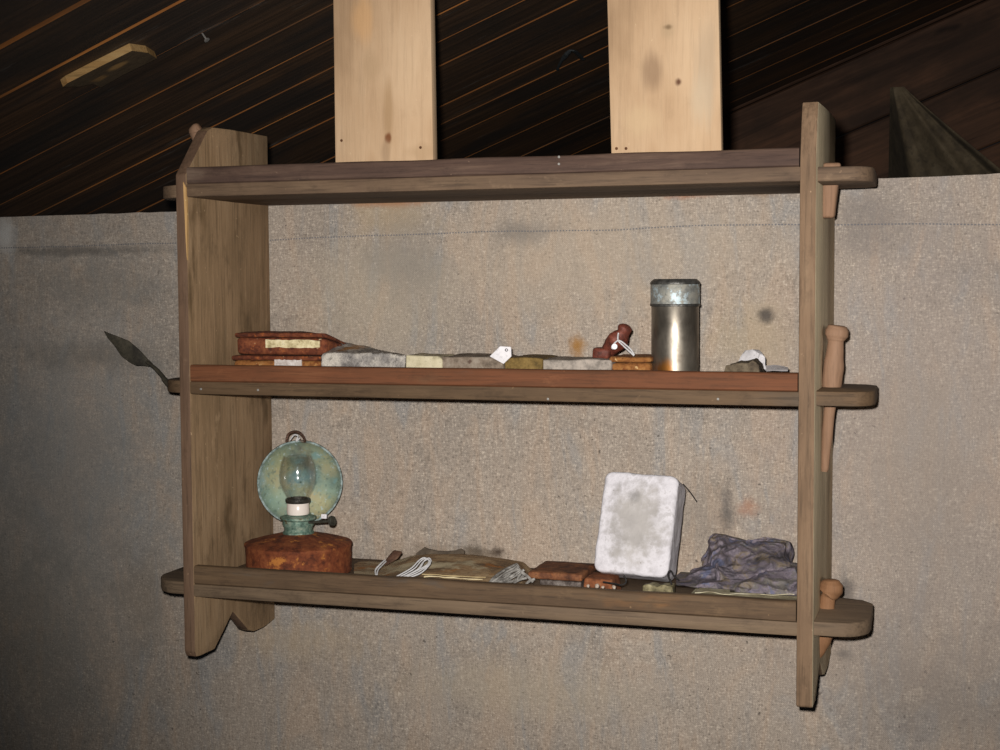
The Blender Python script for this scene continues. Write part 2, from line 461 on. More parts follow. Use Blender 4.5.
SHELF_M = wood('mid_shelf_wood', [(70, 54, 38), (94, 74, 54), (110, 88, 66)], 'X', stain=[(9, .55, (84, 74, 64))])
SHELF_B = wood('low_shelf_wood', [(80, 66, 54), (106, 88, 70), (128, 108, 86)], 'X', stain=[(10, .58, (92, 78, 64))])
PEGW = wood('peg_wood', [(106, 80, 60), (130, 100, 78), (146, 116, 94)], 'Z', grain=.8, detail=.3)
PEGO = wood('orange_peg_wood', [(104, 72, 48), (126, 90, 62), (142, 106, 76)], 'Z', grain=.8, detail=.3)
PALE = wood('pale_split_wood', [(178, 138, 88), (204, 164, 110), (216, 184, 132)], 'Z')
NAILM = mott('nail_steel', [(120, 116, 110), (160, 156, 150)], 400, rough=.6, metal=.3)
RUSTNAIL = mott('rusty_nail', [(70, 44, 28), (110, 70, 40)], 400, rough=.8)

shelf = thing('wall_shelf', 'old brown wooden three-tier shelf with pegged tenons on canvas wall', 'shelf', (W / 2, D / 2, -.067))

def panel(x0, x1, prof, mat, seed, mat2, dirv):
    bm = newbm()
    prism(bm, [(x0, y, z) for y, z in prof], (x1 - x0, 0, 0))
    bevel(bm, .0014, 2)
    bm.normal_update()
    for f in bm.faces:
        if f.normal.dot(Vector(dirv)) > .5: f.material_index = 1
    jitter(bm, .0006, 30, seed)
    return link('side_panel', bm, [mat, mat2], shelf, 30)
low = [(.0, -.058), (.003, -.0640), (.012, -.0655), (.043, -.0655), (.064, -.0500), (.0855, -.0345), (.103, -.0480), (.119, -.0615), (.135, -.0675), (.160, -.0680), (D, -.0640)]
left_panel = panel(-TL, 0, low + [(D, .4935), (.10, .4925), (.058, .4912), (.046, .486), (.0, .4375)], PANEL, 1, EDGE_L, (0, -1, 0))
low_r = [(.0, -.064), (.003, -.0660), (.030, -.0665), (.052, -.048), (.066, -.038), (.078, -.045), (.10, -.060), (.120, -.0650), (.150, -.0660), (D, -.060)]
right_panel = panel(W, W + TR, low_r + [(D, .4890), (.09, .4885), (.016, .4868), (.007, .468), (.0, .4355)], PANEL_R, 2, SIDE_R, (1, 0, 0))
right_panel['label'] = 'brown side panel with chamfered top'
# pale split along the inner front edge of the left panel
bm = newbm()
prism(bm, [(-.0030, -.0013, .430), (.0002, -.0013, .424), (.0008, -.0013, .39), (-.0002, -.0013, .35), (-.0012, -.0013, .37), (-.0020, -.0013, .40)], (0, .003, 0))
o = link('split_edge', bm, PALE, left_panel, False); o['label'] = 'pale raw split in the wood edge'

def board(zb, mat, yr=(.008, .120), xr=.684, xl=-.076, seed=0, rr=.03):
    y0, y1 = yr
    bm = newbm()
    pts = [(-.001, .0), (W + .001, .0), (W + .001, y0), (xr - rr, y0)]
    for k in range(1, 6):
        a = -math.pi / 2 + math.pi / 2 * k / 6
        pts.append((xr - rr + rr * math.cos(a), y0 + rr + rr * math.sin(a) * 1.0))
    pts += [(xr, y0 + rr + .005), (xr - .002, y1 - .018), (xr - .012, y1 - .004), (xr - .03, y1), (W + .001, y1), (W + .001, D - .004), (-.001, D - .004),
            (-.001, y1), (xl + .008, y1), (xl, y1 - .01), (xl, y0 + .034), (xl + .004, y0 + .022), (xl + .012, y0 + .010), (xl + .024, y0 + .002), (xl + .032, y0), (-.001, y0)]
    prism(bm, [(x, y, zb) for x, y in pts], (0, 0, BT))
    bevel(bm, .0018, 2)
    jitter(bm, .0006, 24, seed)
    return link('shelf_board', bm, mat, shelf, 30)
def lip(zb, zt, mat, parent, seed, x0=.0008, x1=W - .0008):
    bm = newbm()
    n = 40; rings = []
    for i in range(n + 1):
        x = x0 + (x1 - x0) * i / n
        dz = .0007 * noise.noise(Vector((x * 14, seed, 2))); dy = .0006 * noise.noise(Vector((x * 9, seed, 7)))
        r = .002
        pr = [(.0022, zb), (-.0004, zb + .0020), (-.0005, zt - r), (.0004, zt - .0006), (.0018, zt), (.0085, zt), (.0095, zt - .001), (.0095, zb)]
        rings.append([bm.verts.new((x, y + dy, z + (dz if z > zb else 0))) for y, z in pr])
    for A, B in zip(rings, rings[1:]):
        k = len(A)
        for i in range(k): bm.faces.new((A[i], B[i], B[(i + 1) % k], A[(i + 1) % k]))
    bm.faces.new(rings[0]); bm.faces.new(rings[-1][::-1])
    return link('front_lip', bm, mat, parent, 35)
bt = board(ZT, SHELF_T, (.010, .120), .683, -.050, 3, .022); lt = lip(ZT + BT - .0008, .4450, LIP_T, bt, 1); lt['label'] = 'dark brown front lip strip'
bm_ = board(ZM, SHELF_M, (.012, .118), .686, -.050, 4, .022); lm_ = lip(ZM + BT - .0008, .2422, LIP_M, bm_, 2); lm_['label'] = 'reddish brown front lip strip'
bb = board(ZB, SHELF_B, (.007, .120), .684, -.060, 5, .032); lb_ = lip(ZB + BT - .0008, .0326, LIP_B, bb, 3); lb_['label'] = 'brown front lip strip'

def nail(p_, parent, r=.0016, mat=None, axis=(0, -1, 0)):
    bm = newbm(); M = Vector(axis).to_track_quat('Z', 'Y').to_matrix()
    lathe(bm, [(r * .45, -.004), (r * .45, 0), (r, .0), (r * .9, .0006), (0, .0009)], p_, 10, M)
    return link('nail', bm, mat or NAILM, parent)
for (u, v, pr) in ((258, 396, bm_), (548, 405, bm_), (718, 405, bm_)): nail(P(u, v - 6, Y=-.0002), pr, .0013)
for (u, v, pr) in ((559, 157, bt), (559, 164, bt), (201, 389, bm_)): nail(P(u, v, Y=-.0006), pr, .0013)

# tusk pegs
def peg_box(u0t, u1t, vt, u0b, u1b, vb, y, dy, mat, label, bev=.002):
    bm = newbm()
    a, b, c_, d = P(u0b, vb, Y=y), P(u1b, vb, Y=y), P(u0t, vt, Y=y), P(u1t, vt, Y=y)
    o_ = Vector((0, dy, 0))
    hexa(bm, [a, b, b + o_ * .9, a + o_ * .9, c_, d, d + o_, c_ + o_])
    bevel(bm, bev, 3); sub(bm, .02); jitter(bm, .0004, 60, 5)
    o = link('tusk_peg', bm, mat, shelf); o['label'] = label; return o
peg_box(822.5, 841, 162.5, 820.5, 834, 218, .060, .016, PEGW, 'short pale wedge peg through top tenon', .0028)
def peg_round(path, mat, label, y, flat=.8):
    """path: list of (u, v, width px)"""
    bm = newbm(); pts = []; rr = []
    for u, v, w_ in path:
        q = P(u, v, Y=y); pts.append(q); rr.append(w_ * .5 * (q - CAM).dot(CZ) / F_PX)
    pp = smooth_path(pts, 4); r2 = []
    for i in range(len(rr) - 1):
        for k in range(4):
            s_ = k / 4; s_ = s_ * s_ * (3 - 2 * s_); r2.append(rr[i] + (rr[i + 1] - rr[i]) * s_)
    r2.append(rr[-1])
    tube(bm, pp, r2, 18, flat)
    jitter(bm, .0004, 70, 8)
    o = link('tusk_peg', bm, mat, shelf, 60); o['label'] = label; return o
peg_round([(837.5, 325.5, 15), (837.3, 327, 20), (837, 331, 23.5), (836.6, 335, 23), (836, 339, 19), (835.8, 342, 16), (835, 352, 18), (833.5, 368, 21), (832, 382, 20), (830.8, 394, 17.5),
           (829.6, 408, 12), (827.6, 430, 11), (825.6, 455, 9.8), (824.9, 467, 8.6), (824.6, 471.5, 6.5)], PEGW, 'long pale turned peg with knob head through middle tenon', .068)
peg_round([(831.5, 579.5, 12), (831.5, 581, 18), (831.3, 585, 24), (831, 590, 24), (830, 594, 20), (828.5, 596, 15), (827, 604, 15), (826, 616, 17), (825, 630, 18), (823, 640, 16), (820.5, 650, 11), (818.5, 657, 6)],
          PEGO, 'short orange-brown peg with knob head through bottom tenon', .068)
# the head of the left-hand top peg shows over the chamfer of the left panel
peg_round([(200, 127.5, 10), (198, 129, 15), (196.5, 133, 17), (198, 138, 15), (201, 143, 11), (199, 165, 12), (196, 195, 11), (194, 215, 9)], PEGW, 'pale knob-headed peg behind left panel', .070)

# ================================================================== PINE BOARDS ABOVE
def pine(name_label, u0t, u1t, u0b, u1b, blobs, nails, seed):
    y0 = .148; tck = .014
    zb = ZT + BT + .0003
    zt_of = lambda x: RZ + SLOPE * x - .003
    a = P(u0b, 150, Y=y0); b = P(u1b, 150, Y=y0); c_ = P(u0t, 0, Y=y0); d = P(u1t, 0, Y=y0)
    def edge(p_, q, z): return p_.x + (q.x - p_.x) * (z - p_.z) / (q.z - p_.z)
    xa, xb = edge(a, c_, zb), edge(b, d, zb)
    zl = zt_of(xa); zr = zt_of(xb)
    xl, xr = edge(a, c_, zl), edge(b, d, zr)
    org = Vector(((xa + xb) / 2, y0 + tck / 2, zb))
    mb = [((P(u, v, Y=y0) - org), (ru / 950, .03, rv / 950), col, k) for (u, v, ru, rv, col, k) in blobs]
    mat = wood('pine_board_wood', [(160, 130, 100), (192, 160, 126), (208, 178, 144)], 'Z', blobs=mb, grain=.8, rough=.85, gw=.25, detail=.18, stain=[(9, .58, (172, 140, 106)), (40, .66, (190, 160, 124))])
    r = thing('pine_board', name_label, 'board', org, 'pine boards above the shelf')
    bm = newbm()
    hexa(bm, [(xa, y0, zb), (xb, y0, zb), (xb, y0 + tck, zb), (xa, y0 + tck, zb), (xl, y0, zl), (xr, y0, zr), (xr, y0 + tck, zr), (xl, y0 + tck, zl)])
    bevel(bm, .0012, 2)
    link('plank', bm, mat, r, 30)
    for (u, v) in nails: nail(P(u, v, Y=y0 - .0002), r, .0016, RUSTNAIL)
pine('pale pine board above left half of shelf with a rusty spot', 333, 430.5, 335, 433,
     [(388, 110, 6, 34, (168, 136, 100), .7), (388, 138, 3.5, 5, (120, 74, 44), .95), (372, 66, 10, 16, (180, 150, 116), .6), (385, 152, 5, 12, (160, 132, 104), .6), (420, 152, 20, 8, (176, 146, 112), .5), (360, 20, 14, 24, (212, 166, 116), .6)],
     [(341.5, 140.5), (420.5, 147.5)], 1)
pine('pale pine board above right half of shelf with grey smudges', 607, 718.5, 611, 721.5,
     [(653, 72, 11, 18, (150, 122, 96), .75), (668, 30, 8, 10, (176, 150, 118), .6), (679, 82, 3.5, 4, (96, 62, 44), .95), (705, 60, 12, 46, (178, 156, 130), .6), (668, 27, 5, 3, (120, 96, 70), .8), (700, 100, 10, 30, (196, 178, 152), .5), (640, 120, 20, 14, (206, 178, 140), .5)],
     [(616.5, 148.5), (626, 148.5)], 2)

# ================================================================== BITS ON THE CEILING AND BEHIND THE CANVAS
# wooden batten offcut nailed under the ceiling
BATT = wood('batten_wood', [(150, 116, 70), (186, 146, 92), (204, 172, 120)], 'X', blobs=[((-.03, 0, 0), (.025, .03, .03), (176, 104, 44), .8)])
BATU = wood('batten_dark_face', [(84, 70, 54), (112, 94, 72)], 'X', blobs=[((-.014, .004, .0), (.012, .009, .03), (170, 130, 80), 1), ((.016, -.006, .010), (.012, .008, .03), (176, 138, 88), 1)])
A0 = roof(60, 79); A1 = roof(127, 42)
ln = (A1 - A0).length
bt_h = .0105; dep = .060
bm = newbm()
def lp(a, y, h): return A0 + RD * a + Vector((0, 1, 0)) * y + RN * h
ln = (A1 - A0).dot(RD)
pts = [(0, 0), (.010, -.004), (ln * .5, -.003), (ln, 0), (ln + .004, dep * .5), (ln - .002, dep), (ln * .5, dep - .003), (.016, dep), (.020, dep * .62), (.008, dep * .4)]
lo_ = [bm.verts.new(lp(a, y, .0006)) for a, y in pts]; hi_ = [bm.verts.new(lp(a, y, bt_h)) for a, y in pts]
n = len(pts)
bm.faces.new(lo_); f = bm.faces.new(hi_[::-1]); f.material_index = 1
for i in range(n): bm.faces.new((lo_[i], lo_[(i + 1) % n], hi_[(i + 1) % n], hi_[i]))
o = link('wood_offcut', bm, [BATT, BATU], None, False, lp(ln / 2, dep / 2, .0))
tag(o, 'small broken wood offcut fixed under the ceiling planks, upper left', 'wood block')
def ceiling_nail(u, v, label, L=.011):
    p_ = roof(u, v); bm = newbm()
    M = (RN + Vector((.35, -.1, 0))).to_track_quat('Z', 'Y').to_matrix()
    lathe(bm, [(.0012, -.003), (.0012, L), (.0036, L), (.0036, L + .0012), (0, L + .0016)], p_, 12, M)
    tag(link('nail', bm, NAILM, None, True, p_), label, 'nail')
ceiling_nail(202, 33, 'small pale nail sticking out of the ceiling right of the offcut')
# bent strip hanging on the ceiling between the pine boards
q0, q1, q2, q3 = roof(556, 67), roof(560, 55), roof(570, 45), roof(581, 55)
bm = newbm(); tube(bm, smooth_path([q0 + RN * .006, q1 + RN * .010, q2 + RN * .010, q3 + RN * .008], 6), [.0025] * 7 + [.0045] * 6 + [.0055] * 6, 8, .4)
WIREM = mott('dull_metal_strip', [(60, 64, 66), (96, 100, 102)], 200, rough=.5, metal=.4)
o = link('bent_strip', bm, WIREM, None, True, q2); tag(o, 'thin grey bent metal strip on the ceiling between the pine boards', 'metal strip')

# hanging cloth behind the canvas at the right
DR = mott('olive_cloth', [(54, 46, 34), (70, 60, 44), (80, 70, 54)], 30, rough=.9, bump=.3, dist=.002)
yd = .95
apex = P(897, 87, Y=yd); zbot = .30
bm = newbm()
nu, nv = 60, 36
Lb, Rb = P(877, 180, Y=yd), P(1015, 186, Y=yd)
rows = []
for j in range(nv + 1):
    s_ = j / nv; row = []
    zc = apex.z + (zbot - apex.z) * s_
    t180 = (apex.z - zc) / (apex.z - Lb.z)
    for i in range(nu + 1):
        q = i / nu
        xl = apex.x - .010 + (Lb.x - apex.x + .016) * min(t180, 1.6) ** 1.0
        xr = apex.x + .010 + (Rb.x - apex.x - .010) * min(t180, 1.6) ** 1.05
        x = xl + (xr - xl) * q
        a = q * 9.0 + .5 * math.sin(q * 7)
        y = yd + .034 * s_ * math.sin(a * 1.5) + .008 * s_ * math.sin(a * 3.7 + 1) + .10 * abs(q - .35) * t180
        if q < .22: y += .16 * (.22 - q) / .22 * t180
        row.append(bm.verts.new((x, y, zc)))
    rows.append(row)
for j in range(nv):
    for i in range(nu): bm.faces.new((rows[j][i], rows[j][i + 1], rows[j + 1][i + 1], rows[j + 1][i]))
g = bmesh.ops.extrude_face_region(bm, geom=bm.faces[:])
bmesh.ops.translate(bm, verts=[e for e in g['geom'] if isinstance(e, bmesh.types.BMVert)], vec=(0, .003, 0))
o = link('hanging_cloth', bm, DR, None, 60, (apex.x, yd, apex.z))
tag(o, 'olive green cloth hanging in folds from a peak behind the canvas, right', 'cloth')

# ================================================================== MIDDLE SHELF
RUST = mott('rust', [(72, 36, 24), (108, 56, 34), (132, 76, 46)], 120, rough=.85, spots=[(60, .58, (96, 48, 30)), (90, .60, (158, 88, 44)), (150, .66, (196, 168, 130))], dist=.003)
RUST_O = mott('orange_rust', [(112, 68, 34), (142, 92, 46), (158, 112, 64)], 130, rough=.85, spots=[(90, .58, (112, 62, 28)), (170, .64, (206, 172, 120))], dist=.003)
LABELP = mott('old_label_paper', [(168, 152, 112), (214, 200, 158), (228, 216, 180)], 120, rough=.8, spots=[(70, .64, (138, 108, 70))])
LABELW = mott('white_residue', [(176, 164, 156), (214, 206, 200)], 160, rough=.8, spots=[(80, .64, (160, 120, 84))])
GREYP = mott('grey_wrapping', [(120, 114, 108), (156, 148, 140), (186, 178, 166)], 60, rough=.7, spots=[(34, .60, (104, 98, 96)), (70, .68, (206, 198, 184))])
STRING = mott('white_string', [(180, 178, 178), (208, 206, 206)], 600, rough=.8)
PAPER = mott('white_paper', [(216, 212, 214), (238, 234, 236)], 60, rough=.8, bump=.1)

def rbox(name, x0, x1, y0, y1, z0, z1, mat, parent=None, bev=.003, seg=3, jit=.0006, fr=60, seed=0, taper=None, origin=None):
    bm = newbm(); box(bm, x0, x1, y0, y1, z0, z1); bevel(bm, bev, seg)
    if jit: sub(bm, .012); jitter(bm, jit, fr, seed)
    return link(name, bm, mat, parent, 50, origin)

def flat_tin(label, x0, x1, y0, y1, z0, z1, mat, lidmat, lab, latch, seed, skew=0, droop=0):
    r = thing('rusty_tin', label, 'tin', ((x0 + x1) / 2, (y0 + y1) / 2, z0))
    H = z1 - z0
    rbox('body', x0, x1, y0, y1, z0, z1 - H * .22, mat, r, .004, 3, .0007, 70, seed)
    rbox('lid', x0 - .0016, x1 + .0016, y0 - .0016, y1 + .0016, z1 - H * .20, z1, lidmat, r, .003, 3, .0007, 70, seed + 3)
    if droop:
        for ch in r.children:
            for v in ch.data.vertices:
                q = r.location + v.co
                kx = min(1, max(0, (q.x - (x0 + (x1 - x0) * .45)) / ((x1 - x0) * .55))); ky = max(0, (q.y - y0) / (y1 - y0))
                v.co.z -= droop * kx * kx * ky * max(0, (q.z - z0) / H)
    if lab:
        a, b, c_, d, mm = lab
        bm = newbm(); n = 16; T = []; Bm_ = []
        for i in range(n + 1):
            x = a + (b - a) * i / n
            T.append((x, y0 - .0012, d - .0012 * abs(noise.noise(Vector((i * .9, seed, 3)))) * 2)); Bm_.append((x, y0 - .0012, c_ + .0012 * abs(noise.noise(Vector((i * 1.1, seed, 8)))) * 2))
        prism(bm, Bm_ + T[::-1], (0, .0014, 0))
        o = link('paper_label', bm, mm, r, False); o['label'] = latch
    return r
yt = .055
p1 = P(233, 362, Y=yt); p2 = P(320, 362, Y=yt); zmid = P(280, 355.5, Y=yt).z; ztop = P(280, 333, Y=yt).z
a, b = P(277, 366, Y=yt), P(301, 359, Y=yt)
flat_tin('orange rusty flat tin at left end of middle shelf, under another tin', p1.x, p2.x, yt, yt + .05, SM + .0003, zmid - .0004, RUST_O, RUST,
         (P(275, 366, Y=yt).x, P(302, 366, Y=yt).x, P(290, 367, Y=yt).z, P(290, 359, Y=yt).z, LABELW), 'white flaking residue', 1)
p1 = P(236, 345, Y=yt + .004); p2 = P(326, 345, Y=yt + .004)
flat_tin('dark red rusty flat tin with cream label, stacked on another tin', p1.x, p2.x, yt + .004, yt + .056, zmid + .0003, ztop, RUST, RUST,
         (P(266, 343, Y=yt + .004).x, P(320, 343, Y=yt + .004).x, P(290, 348, Y=yt + .004).z, P(290, 339.5, Y=yt + .004).z, LABELP), 'cream paper label', 2, droop=.0125)

def slab_px(name, label, cat, front, yf, yb, mat, ztop_back=None, jit=.0012, fr=55, seed=0, bev=.0015, maxlen=.007, zfloor=SM, skewx=0):
    """solid with the given front outline (pixels, at depth yf) running back to depth yb; its base rests on zfloor"""
    bm = newbm()
    pts = [P(u, v, Y=yf) for u, v in front]
    zmin = min(q.z for q in pts)
    for q in pts:
        if q.z < zmin + .004: q.z = zfloor
    prism(bm, pts, (skewx, yb - yf, 0))
    if ztop_back is not None:
        for v in bm.verts:
            if v.co.y > yb - 1e-5 and v.co.z > zfloor + .004: v.co.z += ztop_back
    bevel(bm, bev, 2); sub(bm, maxlen)
    jitter(bm, jit, fr, seed)
    zz = min(v.co.z for v in bm.verts)
    for v in bm.verts:
        if v.co.z < zfloor + .0004: v.co.z = zfloor + .0004
    o = link(name, bm, mat, None, 50, base_of(bm))
    return tag(o, label, cat)

# grey wrapped packet beside the tins
bm = newbm(); yf = .045
f0 = [P(319, 368, Y=yf), P(405, 368, Y=yf), P(405.5, 355.5, Y=yf), P(382, 353, Y=yf), P(350, 353.5, Y=yf), P(322, 353, Y=yf)]
for q in f0[:2]: q.z = SM + .0004
yb = .12
bk = [P(340, 368, Y=yb), P(409, 368, Y=yb), P(404, 355, Y=yb), P(381, 349.5, Y=yb), P(362, 345.5, Y=yb), P(345, 341.5, Y=yb)]
for q in bk[:2]: q.z = SM + .0004
va = [bm.verts.new(q) for q in f0]; vb = [bm.verts.new(q) for q in bk]
bm.faces.new(va[::-1]); bm.faces.new(vb)
for i in range(6): bm.faces.new((va[i], va[(i + 1) % 6], vb[(i + 1) % 6], vb[i]))
bevel(bm, .001, 1); sub(bm, .006); jitter(bm, .0014, 80, 4); jitter(bm, .0007, 240, 9)
for v in bm.verts: v.co.z = max(v.co.z, SM + .0004)
bo = base_of(bm)
GP2 = mott('grey_packet_wrapping', [(96, 92, 90), (150, 144, 138), (196, 188, 176)], 45, rough=.5, bump=.9, dist=.005, spots=[(34, .56, (92, 88, 88)), (70, .66, (208, 200, 188))],
           blobs=[(P(352, 347, Y=.09) - Vector(bo), (.010, .03, .006), (150, 100, 40), .95)])
tag(link('wrapped_packet', bm, GP2, None, 40, bo), 'crumpled grey wrapped packet leaning on the tins on middle shelf', 'packet')
CREAM = mott('cream_block', [(160, 150, 122), (188, 178, 148), (200, 190, 162)], 60, rough=.7, spots=[(70, .66, (166, 130, 84))])
slab_px('cream_packet', 'small cream packet with brown stained top edge, right of grey packet', 'packet',
        [(405.5, 369), (442, 369), (442, 359), (438, 356), (425, 356.5), (406, 355)], .05, .10, CREAM, jit=.0008, seed=2)
SLATE = mott('grey_brown_slab', [(92, 80, 68), (124, 110, 96), (146, 134, 120)], 70, rough=.85, spots=[(50, .62, (84, 66, 56))])
slab_px('flat_block', 'low grey-brown flat block under the white tag on middle shelf', 'block',
        [(441, 370), (503, 370), (503, 360), (494, 357.5), (470, 357), (441, 356.5)], .052, .12, SLATE, jit=.0009, seed=3)
OLIVE = mott('olive_brown_slab', [(82, 66, 34), (112, 90, 48), (132, 108, 62)], 70, rough=.85, spots=[(120, .68, (170, 150, 100))])
slab_px('flat_block', 'small olive brown flat block just right of the white tag', 'block',
        [(504, 371), (542, 371), (542, 359), (536, 358), (512, 357.5), (504, 358)], .055, .12, OLIVE, jit=.0008, seed=4)
GREYS = mott('grey_stone', [(118, 110, 102), (152, 142, 132), (174, 162, 150)], 80, rough=.85, spots=[(40, .60, (140, 112, 84))])
slab_px('flat_block', 'long pale grey flat block left of the orange rusty tin', 'block',
        [(543, 371), (611, 371), (611, 360.5), (596, 359), (570, 360), (543, 359)], .058, .12, GREYS, jit=.0009, seed=5)
# tag leaning on the slab
bm = newbm(); yt_ = .047
pts = [(489.8, 356.3), (503.5, 363.8), (511.3, 356.4), (511, 347), (500, 346.4)]
prism(bm, [P(u, v, Y=yt_ + .00035 * (v - 365) * -1) for u, v in pts], (0, .0007, .0002))
r = thing('paper_tag', 'white paper tag with a punched hole leaning on the grey-brown flat block', 'tag', P(503.5, 363.8, Y=yt_))
link('tag_card', bm, PAPER, r, False)
bm = newbm(); c_ = P(506.6, 350, Y=yt_ + .0050)
lathe(bm, [(.0009, -.0002), (.0016, -.0001), (.0016, .0003), (.0009, .0004)], c_ + Vector((0, -.0004, 0)), 14, Vector((0, -1, 0)).to_track_quat('Z', 'Y').to_matrix())
o = link('eyelet', bm, mott('dark_eyelet', [(40, 38, 38), (60, 58, 56)], 300, rough=.6), r); o['label'] = 'dark eyelet hole'

# orange rusty flat tin
q0, q1 = P(610.5, 365, Y=.062), P(651, 365, Y=.062); zt_ = P(630, 357, Y=.062).z
flat_tin('small orange rusty flat tin touching the metal canister', q0.x, q1.x - .001, .062, .125, SM + .0003, zt_, RUST_O, RUST_O, None, None, 6)
# red-brown leathery lump with white string
RED = mott('red_leather', [(66, 34, 26), (100, 50, 38), (126, 68, 52)], 90, rough=.6, spots=[(60, .62, (74, 34, 26))], dist=.001)
yl = .085
r = thing('leathery_scrap', 'red-brown leathery scrap tied with white string on orange tin', 'scrap', P(616, 357, Y=yl))
r.location.z = zt_
bm = newbm()
tube(bm, smooth_path([P(603, 357, Y=yl), P(609, 350, Y=yl), P(617, 341, Y=yl - .004), P(623, 333, Y=yl - .006), P(625.5, 327, Y=yl - .006), P(626.5, 324.3, Y=yl - .006)], 5),
     [.004, .006, .007, .0075, .008, .0085, .009, .0095, .0105, .011, .0115, .0115, .0105, .0098, .0085, .0072, .0070, .0072, .0074, .0074, .007, .006, .005, .004, .0025, .001], 16, .75)
jitter(bm, .0010, 90, 3)
link('body', bm, RED, r, 60)
bm = newbm(); box(bm, P(595, 355, Y=yl).x, P(612, 355, Y=yl).x, yl - .012, yl + .012, P(600, 358.5, Y=yl).z, P(600, 347.5, Y=yl).z); bevel(bm, .003, 3); sub(bm, .005); jitter(bm, .0012, 110, 6)
link('flap', bm, RED, r, 60)
bm = newbm()
tube(bm, smooth_path([P(606 + 12.4, 333, Y=yl - .014), P(618, 340, Y=yl - .017), P(622, 344.5, Y=yl - .018), P(629, 351, Y=yl - .019), P(634, 355.5, Y=yl - .018), P(632, 351, Y=yl - .018), P(626.5, 345.5, Y=yl - .018),
                      P(618.5, 340.5, Y=yl - .019), P(612, 346.5, Y=yl - .018), P(613, 349, Y=yl - .018)], 6), .0008, 7)
link('string', bm, STRING, r)
bm = newbm(); lathe(bm, [(0, -.0012), (.0028, -.0008), (.0030, 0), (.0026, .0007), (0, .001)], P(614.5, 346.5, Y=yl - .019), 14, Vector((.3, -1, .2)).to_track_quat('Z', 'Y').to_matrix())
link('bead', bm, PAPER, r)

# metal canister
yc_ = .085
cc = P(675, 365, Y=yc_); cc.z = SM + .0003
Rc = 23.6 * (cc - CAM).dot(CZ) / F_PX; ztc = P(675, 279.5, Y=yc_).z; zl0 = P(675, 304, Y=yc_ - Rc).z
r = thing('metal_canister', 'tall tarnished metal canister with corroded lid on middle shelf', 'canister', cc)
t = NT('tarnished_steel')
n1 = t.noise(60, (1, 1, .4), 6, .65); n2 = t.noise(30, (1, 1, 1), 5, .65, (4, 4, 4))
c = t.ramp(n1, [(.3, lin((104, 97, 88))), (.55, lin((140, 132, 120))), (.75, lin((158, 150, 136)))])
c = t.mix(t.math('MULTIPLY', t.mr(n2, .58, .72), .6), c, lin((110, 98, 84)))
c = t.mix(t.blob((-.006, -.022, .014), (.010, .02, .010), .8, n1), c, lin((158, 104, 48)))
STEEL = t.finish(c, t.mr(n2, .3, .7, .30, .50), .85, n1, .12, .001, .5)
STEEL_L = mott('corroded_lid', [(96, 98, 98), (140, 140, 134), (164, 160, 148)], 70, rough=.58, metal=.45, spots=[(60, .53, (176, 190, 194)), (60, .66, (70, 72, 74))], dist=.001)
bm = newbm()
hz = zl0 - cc.z
lathe(bm, [(0, 0), (Rc * .96, 0), (Rc, .001), (Rc, hz * .5), (Rc, hz), (Rc * .97, hz + .001), (0, hz + .001)], cc, 64)
link('body', bm, STEEL, r, 40)
bm = newbm(); hl = ztc - cc.z; R2 = Rc * 1.035
lathe(bm, [(Rc * .9, hz - .0005), (R2, hz - .001), (R2 * 1.012, hz - .0003), (R2 * 1.012, hz + .0008), (R2, hz + .0016), (R2, hl - .0045), (R2 * 1.01, hl - .0042), (R2 * 1.01, hl - .003), (R2 * .95, hl - .0014), (R2 * .84, hl), (R2 * .80, hl - .0006), (0, hl - .0004)], cc, 64)
link('lid', bm, STEEL_L, r, 40)
bm = newbm(); lathe(bm, [(R2 * .80, hl - .0012), (R2 * .80, hl + .0004), (R2 * .86, hl + .0006), (R2 * .97, hl - .0014), (R2 * 1.018, hl - .0030), (R2 * 1.018, hl - .0044), (R2 * .99, hl - .0050)], cc, 64)
DKS = mott('dark_steel', [(60, 60, 58), (84, 82, 78), (104, 102, 98)], 120, rough=.45, metal=.6, spots=[(60, .62, (150, 164, 168))])
link('lid_rim', bm, DKS, r, 40).__setitem__('label', 'dark rolled lid rim')
bm = newbm(); lathe(bm, [(Rc * 1.0, hz - .0026), (R2 * 1.022, hz - .0022), (R2 * 1.022, hz - .0002), (R2 * 1.002, hz + .0004)], cc, 64)
link('lid_bead', bm, DKS, r, 40)

# dark scrap and white crumpled paper strip at the right
DARK = mott('dark_scrap', [(58, 48, 38), (88, 76, 60), (108, 96, 78)], 80, rough=.8, spots=[(70, .64, (132, 124, 104))])
slab_px('dark_scrap', 'dark brown humped scrap at right end of middle shelf', 'scrap',
        [(720, 373), (765, 373), (763, 371), (758, 365), (752.5, 359.5), (748, 362), (736, 363), (726, 366.5), (721.5, 371)], .04, .075, DARK, jit=.0016, fr=90, seed=9, bev=.002, maxlen=.005)
bm = newbm()
def strip(bm, rows, thick=.0008):
    g_ = [[bm.verts.new(q) for q in row] for row in rows]
    fs = []
    for A, B in zip(g_, g_[1:]):
        for i in range(len(A) - 1): fs.append(bm.faces.new((A[i], A[i + 1], B[i + 1], B[i])))
    e = bmesh.ops.extrude_face_region(bm, geom=fs)
    bmesh.ops.translate(bm, verts=[x for x in e['geom'] if isinstance(x, bmesh.types.BMVert)], vec=(.0002, thick, .0003))
L_ = [(738, 364, .090), (745, 350.5, .096), (752, 350, .100)]
def rowv(us, y0, y1): return [P(u, v, Y=y0 + (y1 - y0) * i / (len(us) - 1)) for i, (u, v) in enumerate(us)]
